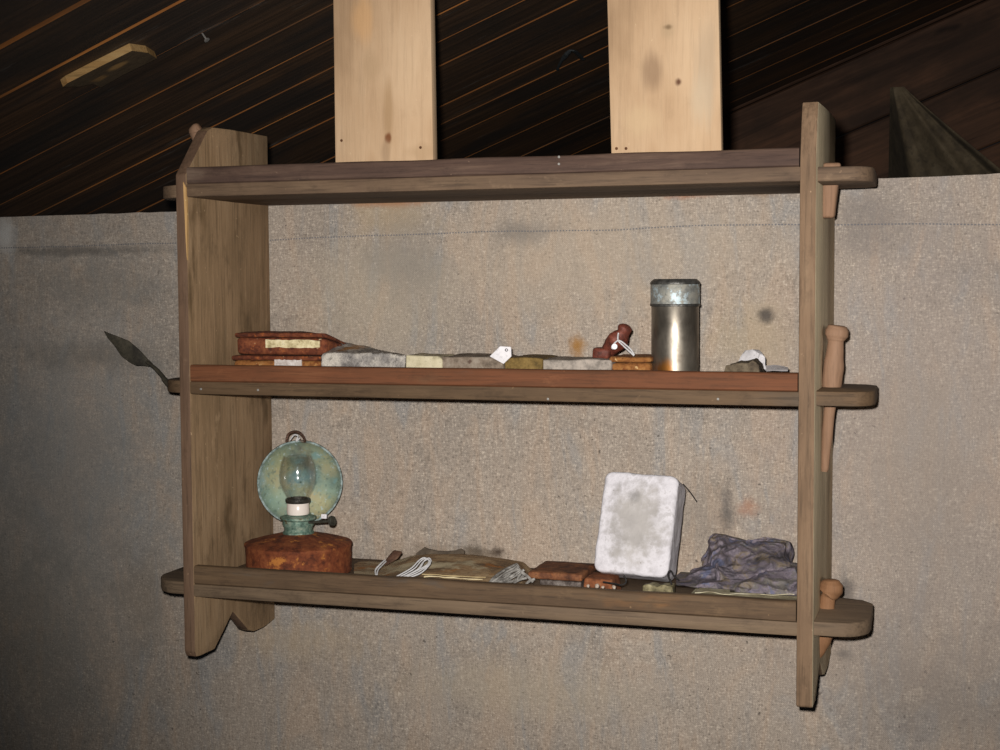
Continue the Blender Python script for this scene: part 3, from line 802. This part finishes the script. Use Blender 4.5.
strip(bm, [rowv([(737, 364.5), (746, 363), (753, 366)], .086, .070), rowv([(741, 356), (750, 356.5), (757, 361)], .090, .072), rowv([(745, 350.3), (753, 350), (759.5, 354)], .094, .074),
           rowv([(752, 349.5), (759, 350), (763, 354.5)], .096, .080), rowv([(757, 352), (762, 352.8), (764.8, 357)], .092, .080), rowv([(758.5, 360), (763, 361), (765, 365)], .084, .074),
           rowv([(760, 368), (764, 368.5), (767, 371)], .078, .066)])
strip(bm, [rowv([(765, 366.5), (766, 371.3)], .085, .055), rowv([(774, 365.3), (773, 371)], .088, .055), rowv([(783, 366.8), (782, 371)], .088, .055), rowv([(788, 368), (787.5, 370.8)], .086, .055)])
sub(bm, .006); jitter(bm, .0006, 70, 2)
o = link('crumpled_paper', bm, PAPER, None, 40, P(763, 371, Y=.075)); tag(o, 'folded white paper strip at right end of middle shelf', 'paper')

# ================================================================== LOWER SHELF
# ---- oil lamp
yl = .092
lc = P(299, 575, Y=yl); lc.z = SB + .0004
Rl = 53.5 * (lc - CAM).dot(CZ) / F_PX
lamp = thing('oil_lamp', 'small rusty oil lamp with round green reflector on bottom shelf', 'lamp', lc)
zr = P(246, 540, Y=yl).z - lc.z; zcol = P(299, 533, Y=yl).z - lc.z
RUSTL = mott('lamp_rust', [(80, 40, 24), (116, 60, 34), (138, 80, 46)], 80, rough=.8, spots=[(40, .58, (176, 112, 52)), (110, .66, (86, 40, 26)), (200, .72, (206, 180, 140))], dist=.002)
VERD = mott('verdigris_brass', [(70, 92, 82), (106, 132, 118), (150, 164, 146)], 110, rough=.6, metal=.3, spots=[(60, .60, (96, 84, 54)), (120, .66, (176, 192, 184))])
bm = newbm()
lathe(bm, [(0, 0), (Rl * .97, 0), (Rl * .985, .0015), (Rl * .98, .004), (Rl * .985, zr - .004), (Rl, zr - .002), (Rl, zr), (Rl * .97, zr + .0012), (Rl * .80, zr + .004), (Rl * .45, zcol - .002), (Rl * .30, zcol), (0, zcol)], lc, 72)
jitter(bm, .0007, 60, 3)
link('fuel_tank', bm, RUSTL, lamp, 45)
def lz(v): return P(299, v, Y=yl).z - lc.z
def lr(px): return px * (lc - CAM).dot(CZ) / F_PX
bm = newbm()
lathe(bm, [(0, zcol - .001), (lr(15.5), zcol - .001), (lr(15.5), zcol + .0015), (lr(14), zcol + .003), (lr(14.2), lz(527)), (lr(16), lz(524)), (lr(15.5), lz(520)), (lr(18), lz(518.5)), (lr(18), lz(516.5)), (lr(12), lz(515)), (lr(8), lz(513)), (0, lz(513))], lc, 40)
link('burner', bm, VERD, lamp, 40)
# wick knob
a = lc + Vector((lr(14), -.006, lz(521))); b = P(332, 521, Y=yl - .01)
bm = newbm(); tube(bm, [a, a.lerp(b, .5), b], .0016, 8)
ax = (b - a).normalized().to_track_quat('Z', 'Y').to_matrix()
lathe(bm, [(0, -.002), (.0052, -.002), (.0058, 0), (.0052, .002), (0, .002)], b, 18, ax)
o = link('wick_knob', bm, mott('dark_knob', [(50, 50, 44), (84, 82, 72)], 200, rough=.6, metal=.4), lamp, 40)
bm = newbm(); q = P(323.5, 516.5, Y=yl - .014); box(bm, q.x - .0032, q.x + .0032, q.y, q.y + .003, q.z - .0025, q.z + .0025); bevel(bm, .0008, 2)
link('lever', bm, PAPER, lamp).__setitem__('label', 'small white lever')
# chimney stump: milky glass cup below, clear broken glass above
bm = newbm()
lathe(bm, [(lr(10.8), lz(514)), (lr(11.4), lz(512)), (lr(11.0), lz(503)), (lr(10.6), lz(502.5)), (lr(9.8), lz(503)), (lr(9.8), lz(513))], lc, 36)
t = NT('milky_ceramic'); MILK = t.finish(lin((228, 216, 206)), .25, 0, None, spec=.5)
o = link('chimney_cup', bm, MILK, lamp, 50)
bm = newbm()
lathe(bm, [(lr(11.8), lz(502.6)), (lr(12.6), lz(501)), (lr(12.6), lz(498.8)), (lr(11.2), lz(498)), (lr(10.4), lz(498.5)), (lr(10.4), lz(502))], lc, 36)
link('chimney_ring', bm, mott('black_ring', [(36, 34, 32), (70, 68, 62)], 200, rough=.4, metal=.4), lamp, 50)
t = NT('smoky_glass')
tr = t.n('ShaderNodeBsdfTransparent'); tr.inputs['Color'].default_value = (.965, .965, .96, 1)
gl = t.n('ShaderNodeBsdfGlossy'); gl.inputs['Roughness'].default_value = .12; gl.inputs['Color'].default_value = (.9, .9, .9, 1)
fr_ = t.n('ShaderNodeLayerWeight'); fr_.inputs['Blend'].default_value = .35
ms = t.n('ShaderNodeMixShader'); t.l(t.math('ADD', t.math('MULTIPLY', fr_.outputs['Facing'], .22), .02), ms.inputs[0]); t.l(tr.outputs[0], ms.inputs[1]); t.l(gl.outputs[0], ms.inputs[2])
t.l(ms.outputs[0], t.t.nodes['Material Output'].inputs['Surface'])
bm = newbm()
pr = [(11.4, 498.5), (12.4, 495), (15.6, 489.5), (18.2, 482), (18.6, 474), (17, 464), (14, 456)]
lathe(bm, [(lr(a_), lz(v_)) for a_, v_ in pr] + [(lr(a_ - .9), lz(v_)) for a_, v_ in pr[::-1]], lc, 40)
o = link('glass_chimney', bm, t.m, lamp, 60); o['label'] = 'smoky glass chimney'
# reflector dish, facing the viewer
yr_ = yl + .040
rc = P(300, 482.5, Y=yr_); Rr = 42 * (rc - CAM).dot(CZ) / F_PX
nd = (CAM - rc).normalized(); nd = Vector((nd.x * .9 + .02, nd.y, .02)).normalized()
Mr = nd.to_track_quat('Z', 'Y').to_matrix()
t = NT('green_reflector')
n1 = t.noise(70, (1, 1, 1), 6, .65); n2 = t.noise(26, (1, 1, 1), 4, .6, (3, 6, 2)); n3 = t.noise(220, (1, 1, 1), 3, .6, (1, 1, 7))
c = t.ramp(n2, [(.3, lin((84, 106, 100))), (.45, lin((120, 138, 122))), (.58, lin((148, 150, 118))), (.72, lin((164, 146, 106)))])
c = t.mix(t.math('MULTIPLY', t.mr(n1, .55, .66), .6), c, lin((110, 148, 150)))
c = t.mix(t.math('MULTIPLY', t.mr(n1, .42, .30), .5), c, lin((76, 84, 78)))
def rb(u, v, ru, rv, col, k):
    global c
    q = P(u, v, Y=yr_) - lc
    c = t.mix(t.math('MULTIPLY', t.blob(q, (lr(ru), .03, lr(rv)), .9, n1), k), c, lin(col))
rb(300, 462, 13, 16, (86, 88, 84), .9); rb(298, 478, 17, 9, (92, 138, 150), .8); rb(326, 472, 12, 9, (176, 160, 116), .7); rb(322, 492, 12, 10, (146, 168, 150), .7); rb(276, 500, 12, 14, (136, 160, 140), .7); rb(282, 462, 8, 14, (150, 148, 106), .6); rb(318, 506, 10, 9, (170, 176, 140), .7); rb(266, 474, 5, 22, (128, 160, 166), .8)
c = t.mix(t.math('MULTIPLY', t.mr(n3, .60, .70), .6), c, lin((176, 196, 198)))
c = t.mix(t.math('MULTIPLY', t.mr(n3, .42, .32), .5), c, lin((72, 88, 80)))
REFL = t.finish(c, .55, .15, n1, .25, .001, .4)
bm = newbm()
pr = [(0, -.012), (Rr * .3, -.0108), (Rr * .6, -.0076), (Rr * .85, -.0030), (Rr * .95, 0), (Rr * .965, .0016), (Rr, .0016), (Rr * 1.012, 0), (Rr, -.0016), (Rr * .95, -.0014), (Rr * .85, -.0044), (Rr * .6, -.0090), (Rr * .3, -.0122), (0, -.0134)]
lathe(bm, pr, rc, 72, Mr)
link('reflector', bm, REFL, lamp, 50)
bm = newbm(); lathe(bm, [(Rr * .955, .0010), (Rr * .975, .0022), (Rr * 1.005, .0020), (Rr * 1.016, .0002), (Rr * 1.004, -.0006)], rc, 72, Mr); jitter(bm, .0003, 120, 2)
o = link('rim', bm, mott('corroded_rim', [(88, 98, 92), (124, 140, 136), (160, 176, 176)], 160, rough=.6, spots=[(50, .58, (96, 84, 70))]), lamp, 60); o['label'] = 'corroded rolled rim'
# hanging loop at the top of the reflector and the stay that carries it
q = P(295, 440, Y=yr_); bm = newbm()
tube(bm, smooth_path([P(286.5, 442, Y=yr_ - .002), P(288, 435, Y=yr_), P(293, 431.8, Y=yr_), P(299, 432.5, Y=yr_), P(303.5, 437, Y=yr_), P(305, 442, Y=yr_ - .002)], 6), .0015, 8)
link('hanging_loop', bm, mott('dark_loop', [(62, 44, 36), (100, 74, 60)], 300, rough=.5, metal=.4), lamp)
bm = newbm(); tube(bm, smooth_path([P(290, 440, Y=yr_ - .004), P(294, 435, Y=yr_ - .005), P(298, 436, Y=yr_ - .005), P(296, 441, Y=yr_ - .006), P(300, 438, Y=yr_ - .005)], 6), .0009, 7)
link('string', bm, STRING, lamp)
bm = newbm(); tube(bm, smooth_path([lc + Vector((0, .012, lz(521))), lc + Vector((0, .03, lz(519))), rc + nd * -.016 + Vector((0, 0, -.024)), rc + nd * -.0128], 6), .0022, 8, .6)
link('reflector_stay', bm, VERD, lamp)

# ---- dark wooden sliver with pale thread
BRWN = mott('dark_leather', [(58, 40, 32), (86, 60, 46), (104, 78, 60)], 90, rough=.75)
bm = newbm(); yk = .085
prism(bm, [P(u, v, Y=yk - .0009 * (v - 565)) for u, v in [(383, 566), (385, 560), (393, 550.5), (400.5, 551.5), (401.5, 553.5), (397, 559), (388, 564.5)]], (0, .004, 0))
bevel(bm, .0012, 2); sub(bm, .006); jitter(bm, .0006, 90, 3)
r = thing('wood_sliver', 'dark brown flat sliver with pale thread, right of the lamp', 'sliver', P(392, 566, Y=yk))
link('blade', bm, BRWN, r, 40)
bm = newbm(); tube(bm, smooth_path([P(385, 560, Y=yk - .004), P(380, 564.5, Y=.070), P(375.5, 570, Y=.062), P(376, 575, Y=.055)], 6), .0009, 7)
tube(bm, smooth_path([P(386, 561.5, Y=yk - .004), P(381.5, 566, Y=.070), P(378, 570, Y=.062), P(377, 575, Y=.055)], 6), .0007, 7)
link('thread', bm, STRING, r)

# ---- brown leather wallet lying flat, frayed back flap, string bundle on it
LEATH = mott('worn_leather', [(96, 76, 56), (136, 110, 80), (160, 136, 104)], 55, stretch=(.5, 1, 1), rough=.8, spots=[(26, .56, (140, 92, 46)), (40, .62, (150, 136, 112)), (90, .66, (84, 52, 38)), (18, .54, (164, 150, 122))], dist=.003)
PAGES = mott('page_edges', [(150, 128, 92), (190, 170, 126), (214, 198, 160)], 60, stretch=(.2, 1, 6), rough=.85)
FLAPM = mott('grey_leather', [(72, 62, 52), (96, 84, 70)], 80, rough=.85)
def lump(bm, front, top, yf, ybk, zfl, amp, fr, seed, nu=70, nv=28, frontv=None, power=.7, crease=0):
    """draped solid: along u the crest heights follow 'top' (pixels at depth of crest), base on zfl"""
    us = [p_[0] for p_ in top]
    def itp(tab, u):
        for (a_, va_), (b_, vb_) in zip(tab, tab[1:]):
            if u <= b_: return va_ + (vb_ - va_) * (u - a_) / max(1e-6, b_ - a_)
        return tab[-1][1]
    rows = []
    for j in range(nv + 1):
        s_ = j / nv; row = []
        for i in range(nu + 1):
            u = us[0] + (us[-1] - us[0]) * i / nu
            ycr = ybk - .025
            crest = P(u, itp(top, u), Y=ycr); fx = P(u, itp(front, u), Y=yf)
            h = max(.001, crest.z - zfl); 
            if s_ < .78:
                q = s_ / .78; y = yf + (ycr - yf) * q; z = zfl + h * (math.sin(q * math.pi / 2) ** power); x = fx.x + (crest.x - fx.x) * q
            else:
                q = (s_ - .78) / .22; y = ycr + (ybk - ycr) * math.sin(q * math.pi / 2); z = zfl + h * math.cos(q * math.pi / 2); x = crest.x
            p_ = Vector((x, y, z))
            k = amp * min(1, 4 * (z - zfl) / h + .15) * min(1, h / .012)
            n1 = noise.noise(p_ * fr + Vector((seed, 0, 0))); n2 = noise.noise(p_ * fr * 2.1 + Vector((0, seed, 3)))
            d = (1 - 2.2 * abs(n1)) * .8 + (1 - 2.2 * abs(n2)) * .45
            if crease:
                wv = p_ + .018 * noise.noise_vector(p_ * 22 + Vector((seed, 1, 2)))
                r1 = abs(noise.noise(Vector((wv.x * fr, wv.y * fr * .5, wv.z * fr * 1.3 + seed)))); r2 = abs(noise.noise(Vector((wv.x * fr * 2.2 + wv.z * 40, wv.z * fr * 1.6, seed))))
                d = .55 - 2.6 * min(r1, .38) - 1.1 * min(r2, .4)
                r3 = abs(noise.noise(Vector((wv.x * 95 + wv.z * 50, wv.y * 60, wv.z * 80 + seed))))
                d = d * 1.15 + .25 - .9 * min(r3, .4)
                p_ += Vector((.6 * n2, -1.1 * d, .38 * d)) * k
            else:
                p_ += Vector((.3 * n2, -.8 * d, .55 * d)) * k
            p_.z = max(p_.z, zfl + .0002)
            row.append(bm.verts.new(p_))
        rows.append(row)
    for j in range(nv):
        for i in range(nu): bm.faces.new((rows[j][i], rows[j][i + 1], rows[j + 1][i + 1], rows[j + 1][i]))
    # base and ends
    bm.faces.new([rows[0][i] for i in range(nu + 1)] + [rows[nv][i] for i in range(nu, -1, -1)]) if False else None
    a_ = [rows[j][0] for j in range(nv + 1)]; b_ = [rows[j][nu] for j in range(nv + 1)]
    bm.faces.new(a_); bm.faces.new(b_[::-1])
    for i in range(nu): bm.faces.new((rows[0][i + 1], rows[0][i], rows[nv][i], rows[nv][i + 1]))
    bmesh.ops.recalc_face_normals(bm, faces=bm.faces)

r = thing('leather_wallet', 'flat worn brown leather wallet with frayed edges on bottom shelf', 'wallet', P(450, 580, Z=SB))
bm = newbm()
lump(bm, [(352, 577), (400, 577), (450, 583), (528, 585)], [(354, 575), (366, 570), (385, 565), (400, 560), (412, 556.5), (430, 555), (460, 555), (485, 557), (505, 560.5), (520, 563), (528, 574)], .045, .165, SB + .0004, .0022, 60, 2.0)
link('cover', bm, LEATH, r, 60)
bm = newbm()
pp = [(414, 559), (416, 553), (420, 550), (424, 547), (428, 549), (436, 551), (446, 551.5), (455, 551), (458, 549.5), (461, 548.5), (464, 551), (464.5, 558)]
prism(bm, [P(u, v, Y=.150) for u, v in pp], (0, .003, 0)); sub(bm, .006); jitter(bm, .0010, 80, 2)
link('flap', bm, FLAPM, r, 40).__setitem__('label', 'grey ragged back flap')
bm = newbm()
for k in range(5):
    q0 = P(421 + 3 * k, 574.5 + 2.1 * k, Y=.046 + .002 * (4 - k)); q1 = P(486 - k * 3, 577.5 + 2.0 * k, Y=.046 + .002 * (4 - k)); q0.z = max(q0.z, SB + .001); q1.z = max(q1.z, SB + .001)
    pth = [q0.lerp(q1, i / 8) + Vector((0, 0, .0012 * noise.noise(Vector((i, k, 1))))) for i in range(9)]
    for q_ in pth: q_.x += .003 * noise.noise(q_ * 90); q_.z += .0012 * noise.noise(q_ * 120)
    tube(bm, pth, [.0005 + .0002 * math.sin(i * 1.9 + k) for i in range(9)], 6, 1.2)
link('pages', bm, PAGES, r, 60).__setitem__('label', 'pale frayed page edges')
bm = newbm()
def pf(u, v, dy=0): return P(u, v, Y=.060 - .0009 * (v - 575) * 1.0 + dy)
for k, (du, dv) in enumerate(((0, 0), (3, 1.0), (-2.5, -.8), (5, -.4))):
    tube(bm, smooth_path([pf(397 + du, 578 + dv * .6, -.022), pf(407 + du, 573 + dv, -.022), pf(415 + du, 568 + dv, -.022), pf(421 + du * .7, 561 + dv, -.02), pf(426 + du * .6, 558.5 + dv, -.02), pf(429.5 + du * .3, 561.5 + dv, -.02), pf(427 + du * .2, 566 + dv, -.022), pf(417 + du, 572.5 + dv, -.022), pf(405 + du, 577.5 + dv * .5, -.022)], 6), .0007, 7)
o = link('string_bundle', bm, STRING, None, True, P(414, 575, Y=.05)); tag(o, 'looped bundle of white string lying on the brown leather wallet', 'string')

# ---- grey frayed scrap
FEATH = mott('frayed_grey', [(86, 82, 78), (136, 132, 126), (178, 174, 168)], 90, stretch=(1, 1, 1), rough=.6, spots=[(60, .66, (64, 58, 54))])
bm = newbm(); yg = .040
for k in range(11):
    s_ = k / 10
    a = P(488 + 17 * s_, 583.5 - .3 * s_, Y=yg + .006 * s_); b = P(517 + 8 * s_, 563.5 + 12 * s_, Y=yg + .022 + .004 * math.sin(k))
    mid_ = a.lerp(b, .5) + Vector((0, -.003 + .002 * math.sin(k * 2.3), .0025 * math.cos(k * 1.7)))
    tube(bm, smooth_path([a, mid_, b], 5), [.0012, .0018, .0024, .0026, .0026, .0026, .0025, .0022, .002, .0016, .001], 7, .6)
jitter(bm, .0006, 150, 3)
for v in bm.verts: v.co.z = max(v.co.z, SB + .0004)
o = link('frayed_scrap', bm, FEATH, None, 50, P(505, 583, Y=yg)); tag(o, 'grey frayed fibrous scrap between leather wallet and rusty tin', 'scrap')
for (a, b, rr_, lab) in (((517, 580), (524, 569.5), .0013, 'thin upright grey splinter against right edge of the frayed scrap'), ((521, 572), (533, 582), .0015, 'longest grey splinter sloping down to the right in front of the rusty brown tin'),
                         ((514, 583), (527, 578), .0012, 'grey splinter lying lowest at the foot of the frayed scrap'), ((526, 584), (535, 579), .0014, 'short grey splinter furthest right, in front of the rusty brown tin')):
    bm = newbm(); tube(bm, smooth_path([P(*a, Y=.035), P((a[0] + b[0]) / 2, (a[1] + b[1]) / 2 - 1, Y=.036), P(*b, Y=.037)], 4), rr_, 7)
    for v in bm.verts: v.co.z = max(v.co.z, SB + .0004)
    o = link('splinter', bm, FEATH, None, True, base_of(bm)); tag(o, lab, 'splinter', 'grey splinters by the rusty brown tin')

# ---- rusty flat tin with open side
yr2 = .048
q0, q1 = P(529, 580, Y=yr2), P(582, 580, Y=yr2); zt_ = P(555, 573, Y=yr2).z
r = thing('rusty_tin', 'low rusty brown tin with dark recessed side on bottom shelf', 'tin', ((q0.x + q1.x) / 2, yr2 + .03, SB))
rbox('lid', q0.x - .001, q1.x, yr2, yr2 + .062, zt_ - .0075, zt_, mott('brown_rust', [(72, 44, 30), (110, 68, 44), (136, 90, 58)], 70, rough=.8, spots=[(50, .58, (140, 84, 44)), (90, .64, (66, 42, 32))]), r, .002, 2, .0006, 70, 3)
rbox('body', q0.x + .010, q1.x - .0015, yr2 + .003, yr2 + .058, SB + .0003, zt_ - .0078, mott('dark_tin', [(54, 46, 42), (86, 76, 70), (120, 112, 106)], 90, rough=.55, metal=.4), r, .0015, 2, .0004, 70, 4)
ORF = mott('orange_fragment', [(94, 54, 32), (124, 72, 42), (140, 90, 58)], 120, rough=.85)
slab_px('rusty_fragment', 'thin orange rusty fragment between rusty tin and white block', 'fragment',
        [(583, 589), (614, 590), (611, 581), (598, 579), (584, 578)], .050, .085, ORF, jit=.0008, seed=11, zfloor=SB, maxlen=.006)
CRUMB = mott('white_crumbs', [(150, 132, 116), (196, 182, 168)], 200, rough=.8)
rnd = random.Random(5)
CL = ['first white crumb from the left on the bottom lip, below the rusty fragment', 'second white crumb from the left on the bottom lip, largest below the fragment', 'third white crumb from the left on the bottom lip, below the rusty fragment', 'fourth white crumb from the left on the bottom lip, by the wire hook']
for k, (u, s_) in enumerate(((588, .0015), (597, .0022), (603, .0015), (614, .0020))):
    bm = newbm(); bmesh.ops.create_icosphere(bm, subdivisions=2, radius=s_)
    c0 = P(u, 586, Y=.0048); c0.z = .0326 + s_ * .95
    bmesh.ops.translate(bm, verts=bm.verts, vec=c0); jitter(bm, s_ * .35, 260, k)
    o = link('crumb', bm, CRUMB, None, 50, base_of(bm)); tag(o, CL[k], 'crumb', 'white crumbs on the bottom shelf')
    o.location.z = .0330
BLACKW = mott('black_wire', [(30, 28, 28), (52, 48, 46)], 300, rough=.5, metal=.4)
bm = newbm(); tube(bm, smooth_path([P(603, 582, Y=.035), P(613, 583.5, Y=.033), P(621, 585, Y=.031), P(625.5, 583, Y=.031), P(626, 580, Y=.031), P(623.8, 575.5, Y=.032)], 6), .0009, 8)
o = link('wire_hook', bm, BLACKW, None, True, P(620, 585, Y=.032)); tag(o, 'small black hooked wire in front of the white block, left', 'wire')
bm = newbm(); tube(bm, smooth_path([P(673, 591.5, Y=.030), P(671.5, 584, Y=.032), P(668.5, 577, Y=.034), P(668.3, 572.5, Y=.036), P(671, 571, Y=.036), P(674, 576, Y=.034), P(679, 580, Y=.034)], 6), .0009, 8)
o = link('wire_hook', bm, BLACKW, None, True, P(672, 590, Y=.032)); tag(o, 'thin dark bent wire at right corner of the white block', 'wire')
YG = mott('yellow_debris', [(84, 76, 52), (124, 114, 84), (160, 150, 118)], 90, rough=.7)
slab_px('dry_husk', 'yellowish husk lying under right corner of the white block', 'debris',
        [(642, 592), (674, 593), (672, 586), (664, 585), (657, 587), (650, 584.5), (643, 586)], .026, .040, YG, jit=.0014, fr=140, seed=13, zfloor=SB, bev=.001, maxlen=.005)

# ---- white block leaning on the canvas
t = NT('white_soap')
n1 = t.noise(70, (1, 1, 1), 6, .65); n2 = t.noise(24, (1, 1, 1), 4, .6, (3, 1, 8)); n3 = t.noise(150, (1, 1, 1), 3, .6, (9, 1, 2))
c = t.ramp(n1, [(.3, lin((186, 182, 186))), (.6, lin((216, 212, 216)))])
HB = .0  # filled below
fc = []
yb0 = .062
TLc, TRc, BRc, BLc = P(605.5, 471, Y=yb0 + .030), P(679, 475.5, Y=yb0 + .030), P(667.5, 578.5, Y=yb0), P(592, 570.5, Y=yb0)
cen = (TLc + TRc + BRc + BLc) / 4
core = t.blob((0, 0, 0), (.031, .05, .042), .7, n1)
c = t.mix(t.math('MULTIPLY', core, .85), c, t.ramp(n2, [(.3, lin((142, 137, 132))), (.65, lin((176, 170, 164)))]))
c = t.mix(t.math('MULTIPLY', t.mr(n1, .56, .66), .5), c, lin((150, 145, 142)))
c = t.mix(t.math('MULTIPLY', t.mr(n3, .70, .75), .7), c, lin((110, 102, 98)))
c = t.mix(t.math('MULTIPLY', t.blob(Vector(P(633, 496, Y=yb0 + .02)) - cen, (.006, .05, .006), .8, n1), .8), c, lin((140, 136, 134)))
SOAP = t.finish(c, .85, 0, n1, .8, .003, .2)
ex = ((TRc - TLc) + (BRc - BLc)).normalized(); ez = ((TLc - BLc) + (TRc - BRc)).normalized(); ey = ez.cross(ex).normalized()
if ey.y < 0: ey = -ey
wx = ((TRc - TLc).length + (BRc - BLc).length) / 4; wz = ((TLc - BLc).length + (TRc - BRc).length) / 4
tk = .048
bm = newbm()
rad = .009; pts = []
for (sx, sz, a0) in ((1, 1, 0), (-1, 1, 90), (-1, -1, 180), (1, -1, 270)):
    for k in range(6):
        a = math.radians(a0 + 90 * k / 5); pts.append((sx * (wx - rad) + rad * math.cos(a), sz * (wz - rad) + rad * math.sin(a)))
prism(bm, [(x, 0, z) for x, z in pts], (0, tk, 0))
bevel(bm, .0040, 4, 1.0); sub(bm, .008); jitter(bm, .0008, 70, 5)
M = Matrix((ex, ey, ez)).transposed()
for v in bm.verts: v.co = M @ v.co + cen
zmin = min(v.co.z for v in bm.verts)
bmesh.ops.translate(bm, verts=bm.verts, vec=(0, 0, SB + .0004 - zmin if zmin < SB else 0))
SOAPLOC = cen
o = link('white_block', bm, SOAP, None, 50, cen); tag(o, 'white rounded block standing tilted against the canvas on bottom shelf', 'block')
# thread behind the block
bm = newbm(); tube(bm, smooth_path([P(683, 484, Y=YC - .003), P(690, 492, Y=YC - .002), P(697, 502, Y=YC - .002)], 4), .0007, 6)
o = link('thread', bm, BLACKW, None, True, P(690, 493, Y=YC - .003)); tag(o, 'short dark thread on the canvas right of the white block', 'thread')

# ---- crumpled purple-grey cloth on old newspaper
t = NT('purple_cloth')
n1 = t.noise(30, (1, 1, 1), 6, .65, dist=1.2); n2 = t.noise(44, (1, 1, 1), 5, .65, (4, 1, 1), dist=.8); n3 = t.noise(150, (1, 1, 1), 5, .7, (2, 9, 1))
c = t.ramp(n1, [(.30, lin((58, 54, 55))), (.40, lin((92, 86, 92))), (.50, lin((122, 112, 121))), (.60, lin((108, 103, 97))), (.72, lin((142, 131, 132)))])
c = t.mix(t.math('MULTIPLY', t.mr(n2, .54, .62), .75), c, lin((122, 108, 88)))
c = t.mix(t.math('MULTIPLY', t.mr(n2, .45, .36), .7), c, lin((92, 98, 124)))
c = t.mix(t.math('MULTIPLY', t.mr(n3, .60, .70), .5), c, lin((162, 156, 140)))
c = t.mix(t.math('MULTIPLY', t.mr(n3, .42, .32), .5), c, lin((58, 54, 58)))
PURP = t.finish(c, .85, 0, n3, .6, .004, .2)
bm = newbm()
lump(bm, [(690, 580), (740, 580), (797, 585)], [(698, 580), (703, 566), (706, 550), (708, 538), (713, 534), (722, 534), (732, 536.5), (745, 540), (754, 540), (762, 537), (776, 538), (788, 542), (791, 556), (793, 575)], .070, .176, SB + .010, .0085, 30, 5.3, 150, 80, power=.55, crease=1)
lump(bm, [(676, 592), (700, 592), (740, 596), (756, 597)], [(676, 590), (684, 577), (692, 571), (704, 566), (716, 563), (728, 566), (742, 574), (752, 584), (756, 594)], .056, .128, SB + .015, .0080, 34, 9.1, 130, 70, power=.7, crease=1)
lump(bm, [(732, 592), (760, 596), (797, 600)], [(730, 592), (736, 576), (746, 568), (760, 565), (776, 566), (788, 562), (796, 563), (798, 570)], .050, .128, SB + .014, .0080, 30, 14.7, 130, 70, power=.6, crease=1)
o = link('crumpled_cloth', bm, PURP, None, 70, P(740, 596, Z=SB)); tag(o, 'heap of crumpled purple-grey cloth at right end of bottom shelf', 'cloth')
NEWS = mott('old_newspaper', [(150, 138, 112), (190, 180, 150), (212, 204, 178)], 70, rough=.85, spots=[(60, .64, (110, 98, 80))])
bm = newbm()
for k in range(4):
    u0, u1 = 678 + 4 * k, 797 - 2 * k
    rows = []
    for j in range(6):
        y = .034 + .004 * k + (.12) * j / 5; row = []
        for i in range(25):
            a = P(u0, 598, Y=.02).x; b = min(P(u1, 598, Y=.02).x, W - .003)
            x = a + (b - a) * i / 24
            z = SB + .0008 + k * .0034 + (.0030 if j == 0 else .0008) * (noise.noise(Vector((x * 50, y * 30, k * 5))) + .6)
            row.append((x, y + .004 * noise.noise(Vector((x * 40, k, 3))), z))
        rows.append(row)
    strip(bm, rows, .0) if False else None
    g_ = [[bm.verts.new(q) for q in row] for row in rows]; fs = []
    for A, B in zip(g_, g_[1:]):
        for i in range(24): fs.append(bm.faces.new((A[i], A[i + 1], B[i + 1], B[i])))
    e = bmesh.ops.extrude_face_region(bm, geom=fs); bmesh.ops.translate(bm, verts=[x for x in e['geom'] if isinstance(x, bmesh.types.BMVert)], vec=(0, 0, .0006))
o = link('old_newspaper', bm, NEWS, None, 40, P(740, 598, Z=SB)); tag(o, 'yellowed folded paper under the crumpled purple-grey cloth', 'paper')

# ---- dark leaf-shaped blade sticking out behind the left end of the middle shelf
BLADE = mott('dark_blade', [(46, 42, 36), (62, 58, 48), (78, 72, 60)], 70, rough=.7, spots=[(50, .62, (54, 46, 38))])
r = thing('leaf_blade', 'dark leaf-shaped blade tucked behind left end of middle shelf', 'blade', P(166, 388, Y=.13))
bm = newbm()
yb_ = .165
prism(bm, [P(u, v, Y=yb_) for u, v in [(103, 331), (108, 333), (116, 336), (128, 341), (139, 350), (147, 359), (152, 364), (149, 367), (143, 366), (136, 366), (128, 362), (121, 356), (113, 345), (107, 338)]], (0, .003, 0))
bevel(bm, .001, 2); sub(bm, .01); jitter(bm, .0006, 60, 2)
link('blade', bm, BLADE, r, 40)
bm = newbm(); tube(bm, smooth_path([P(147, 362, Y=yb_), P(156, 369, Y=yb_ - .004), P(163, 377, Y=yb_ - .010), P(168, 384, Y=yb_ - .016), P(176, 392, Y=yb_ - .02)], 5), [.0036] * 6 + [.004] * 6 + [.005] * 9, 10, .6)
link('handle', bm, BLADE, r, 60)
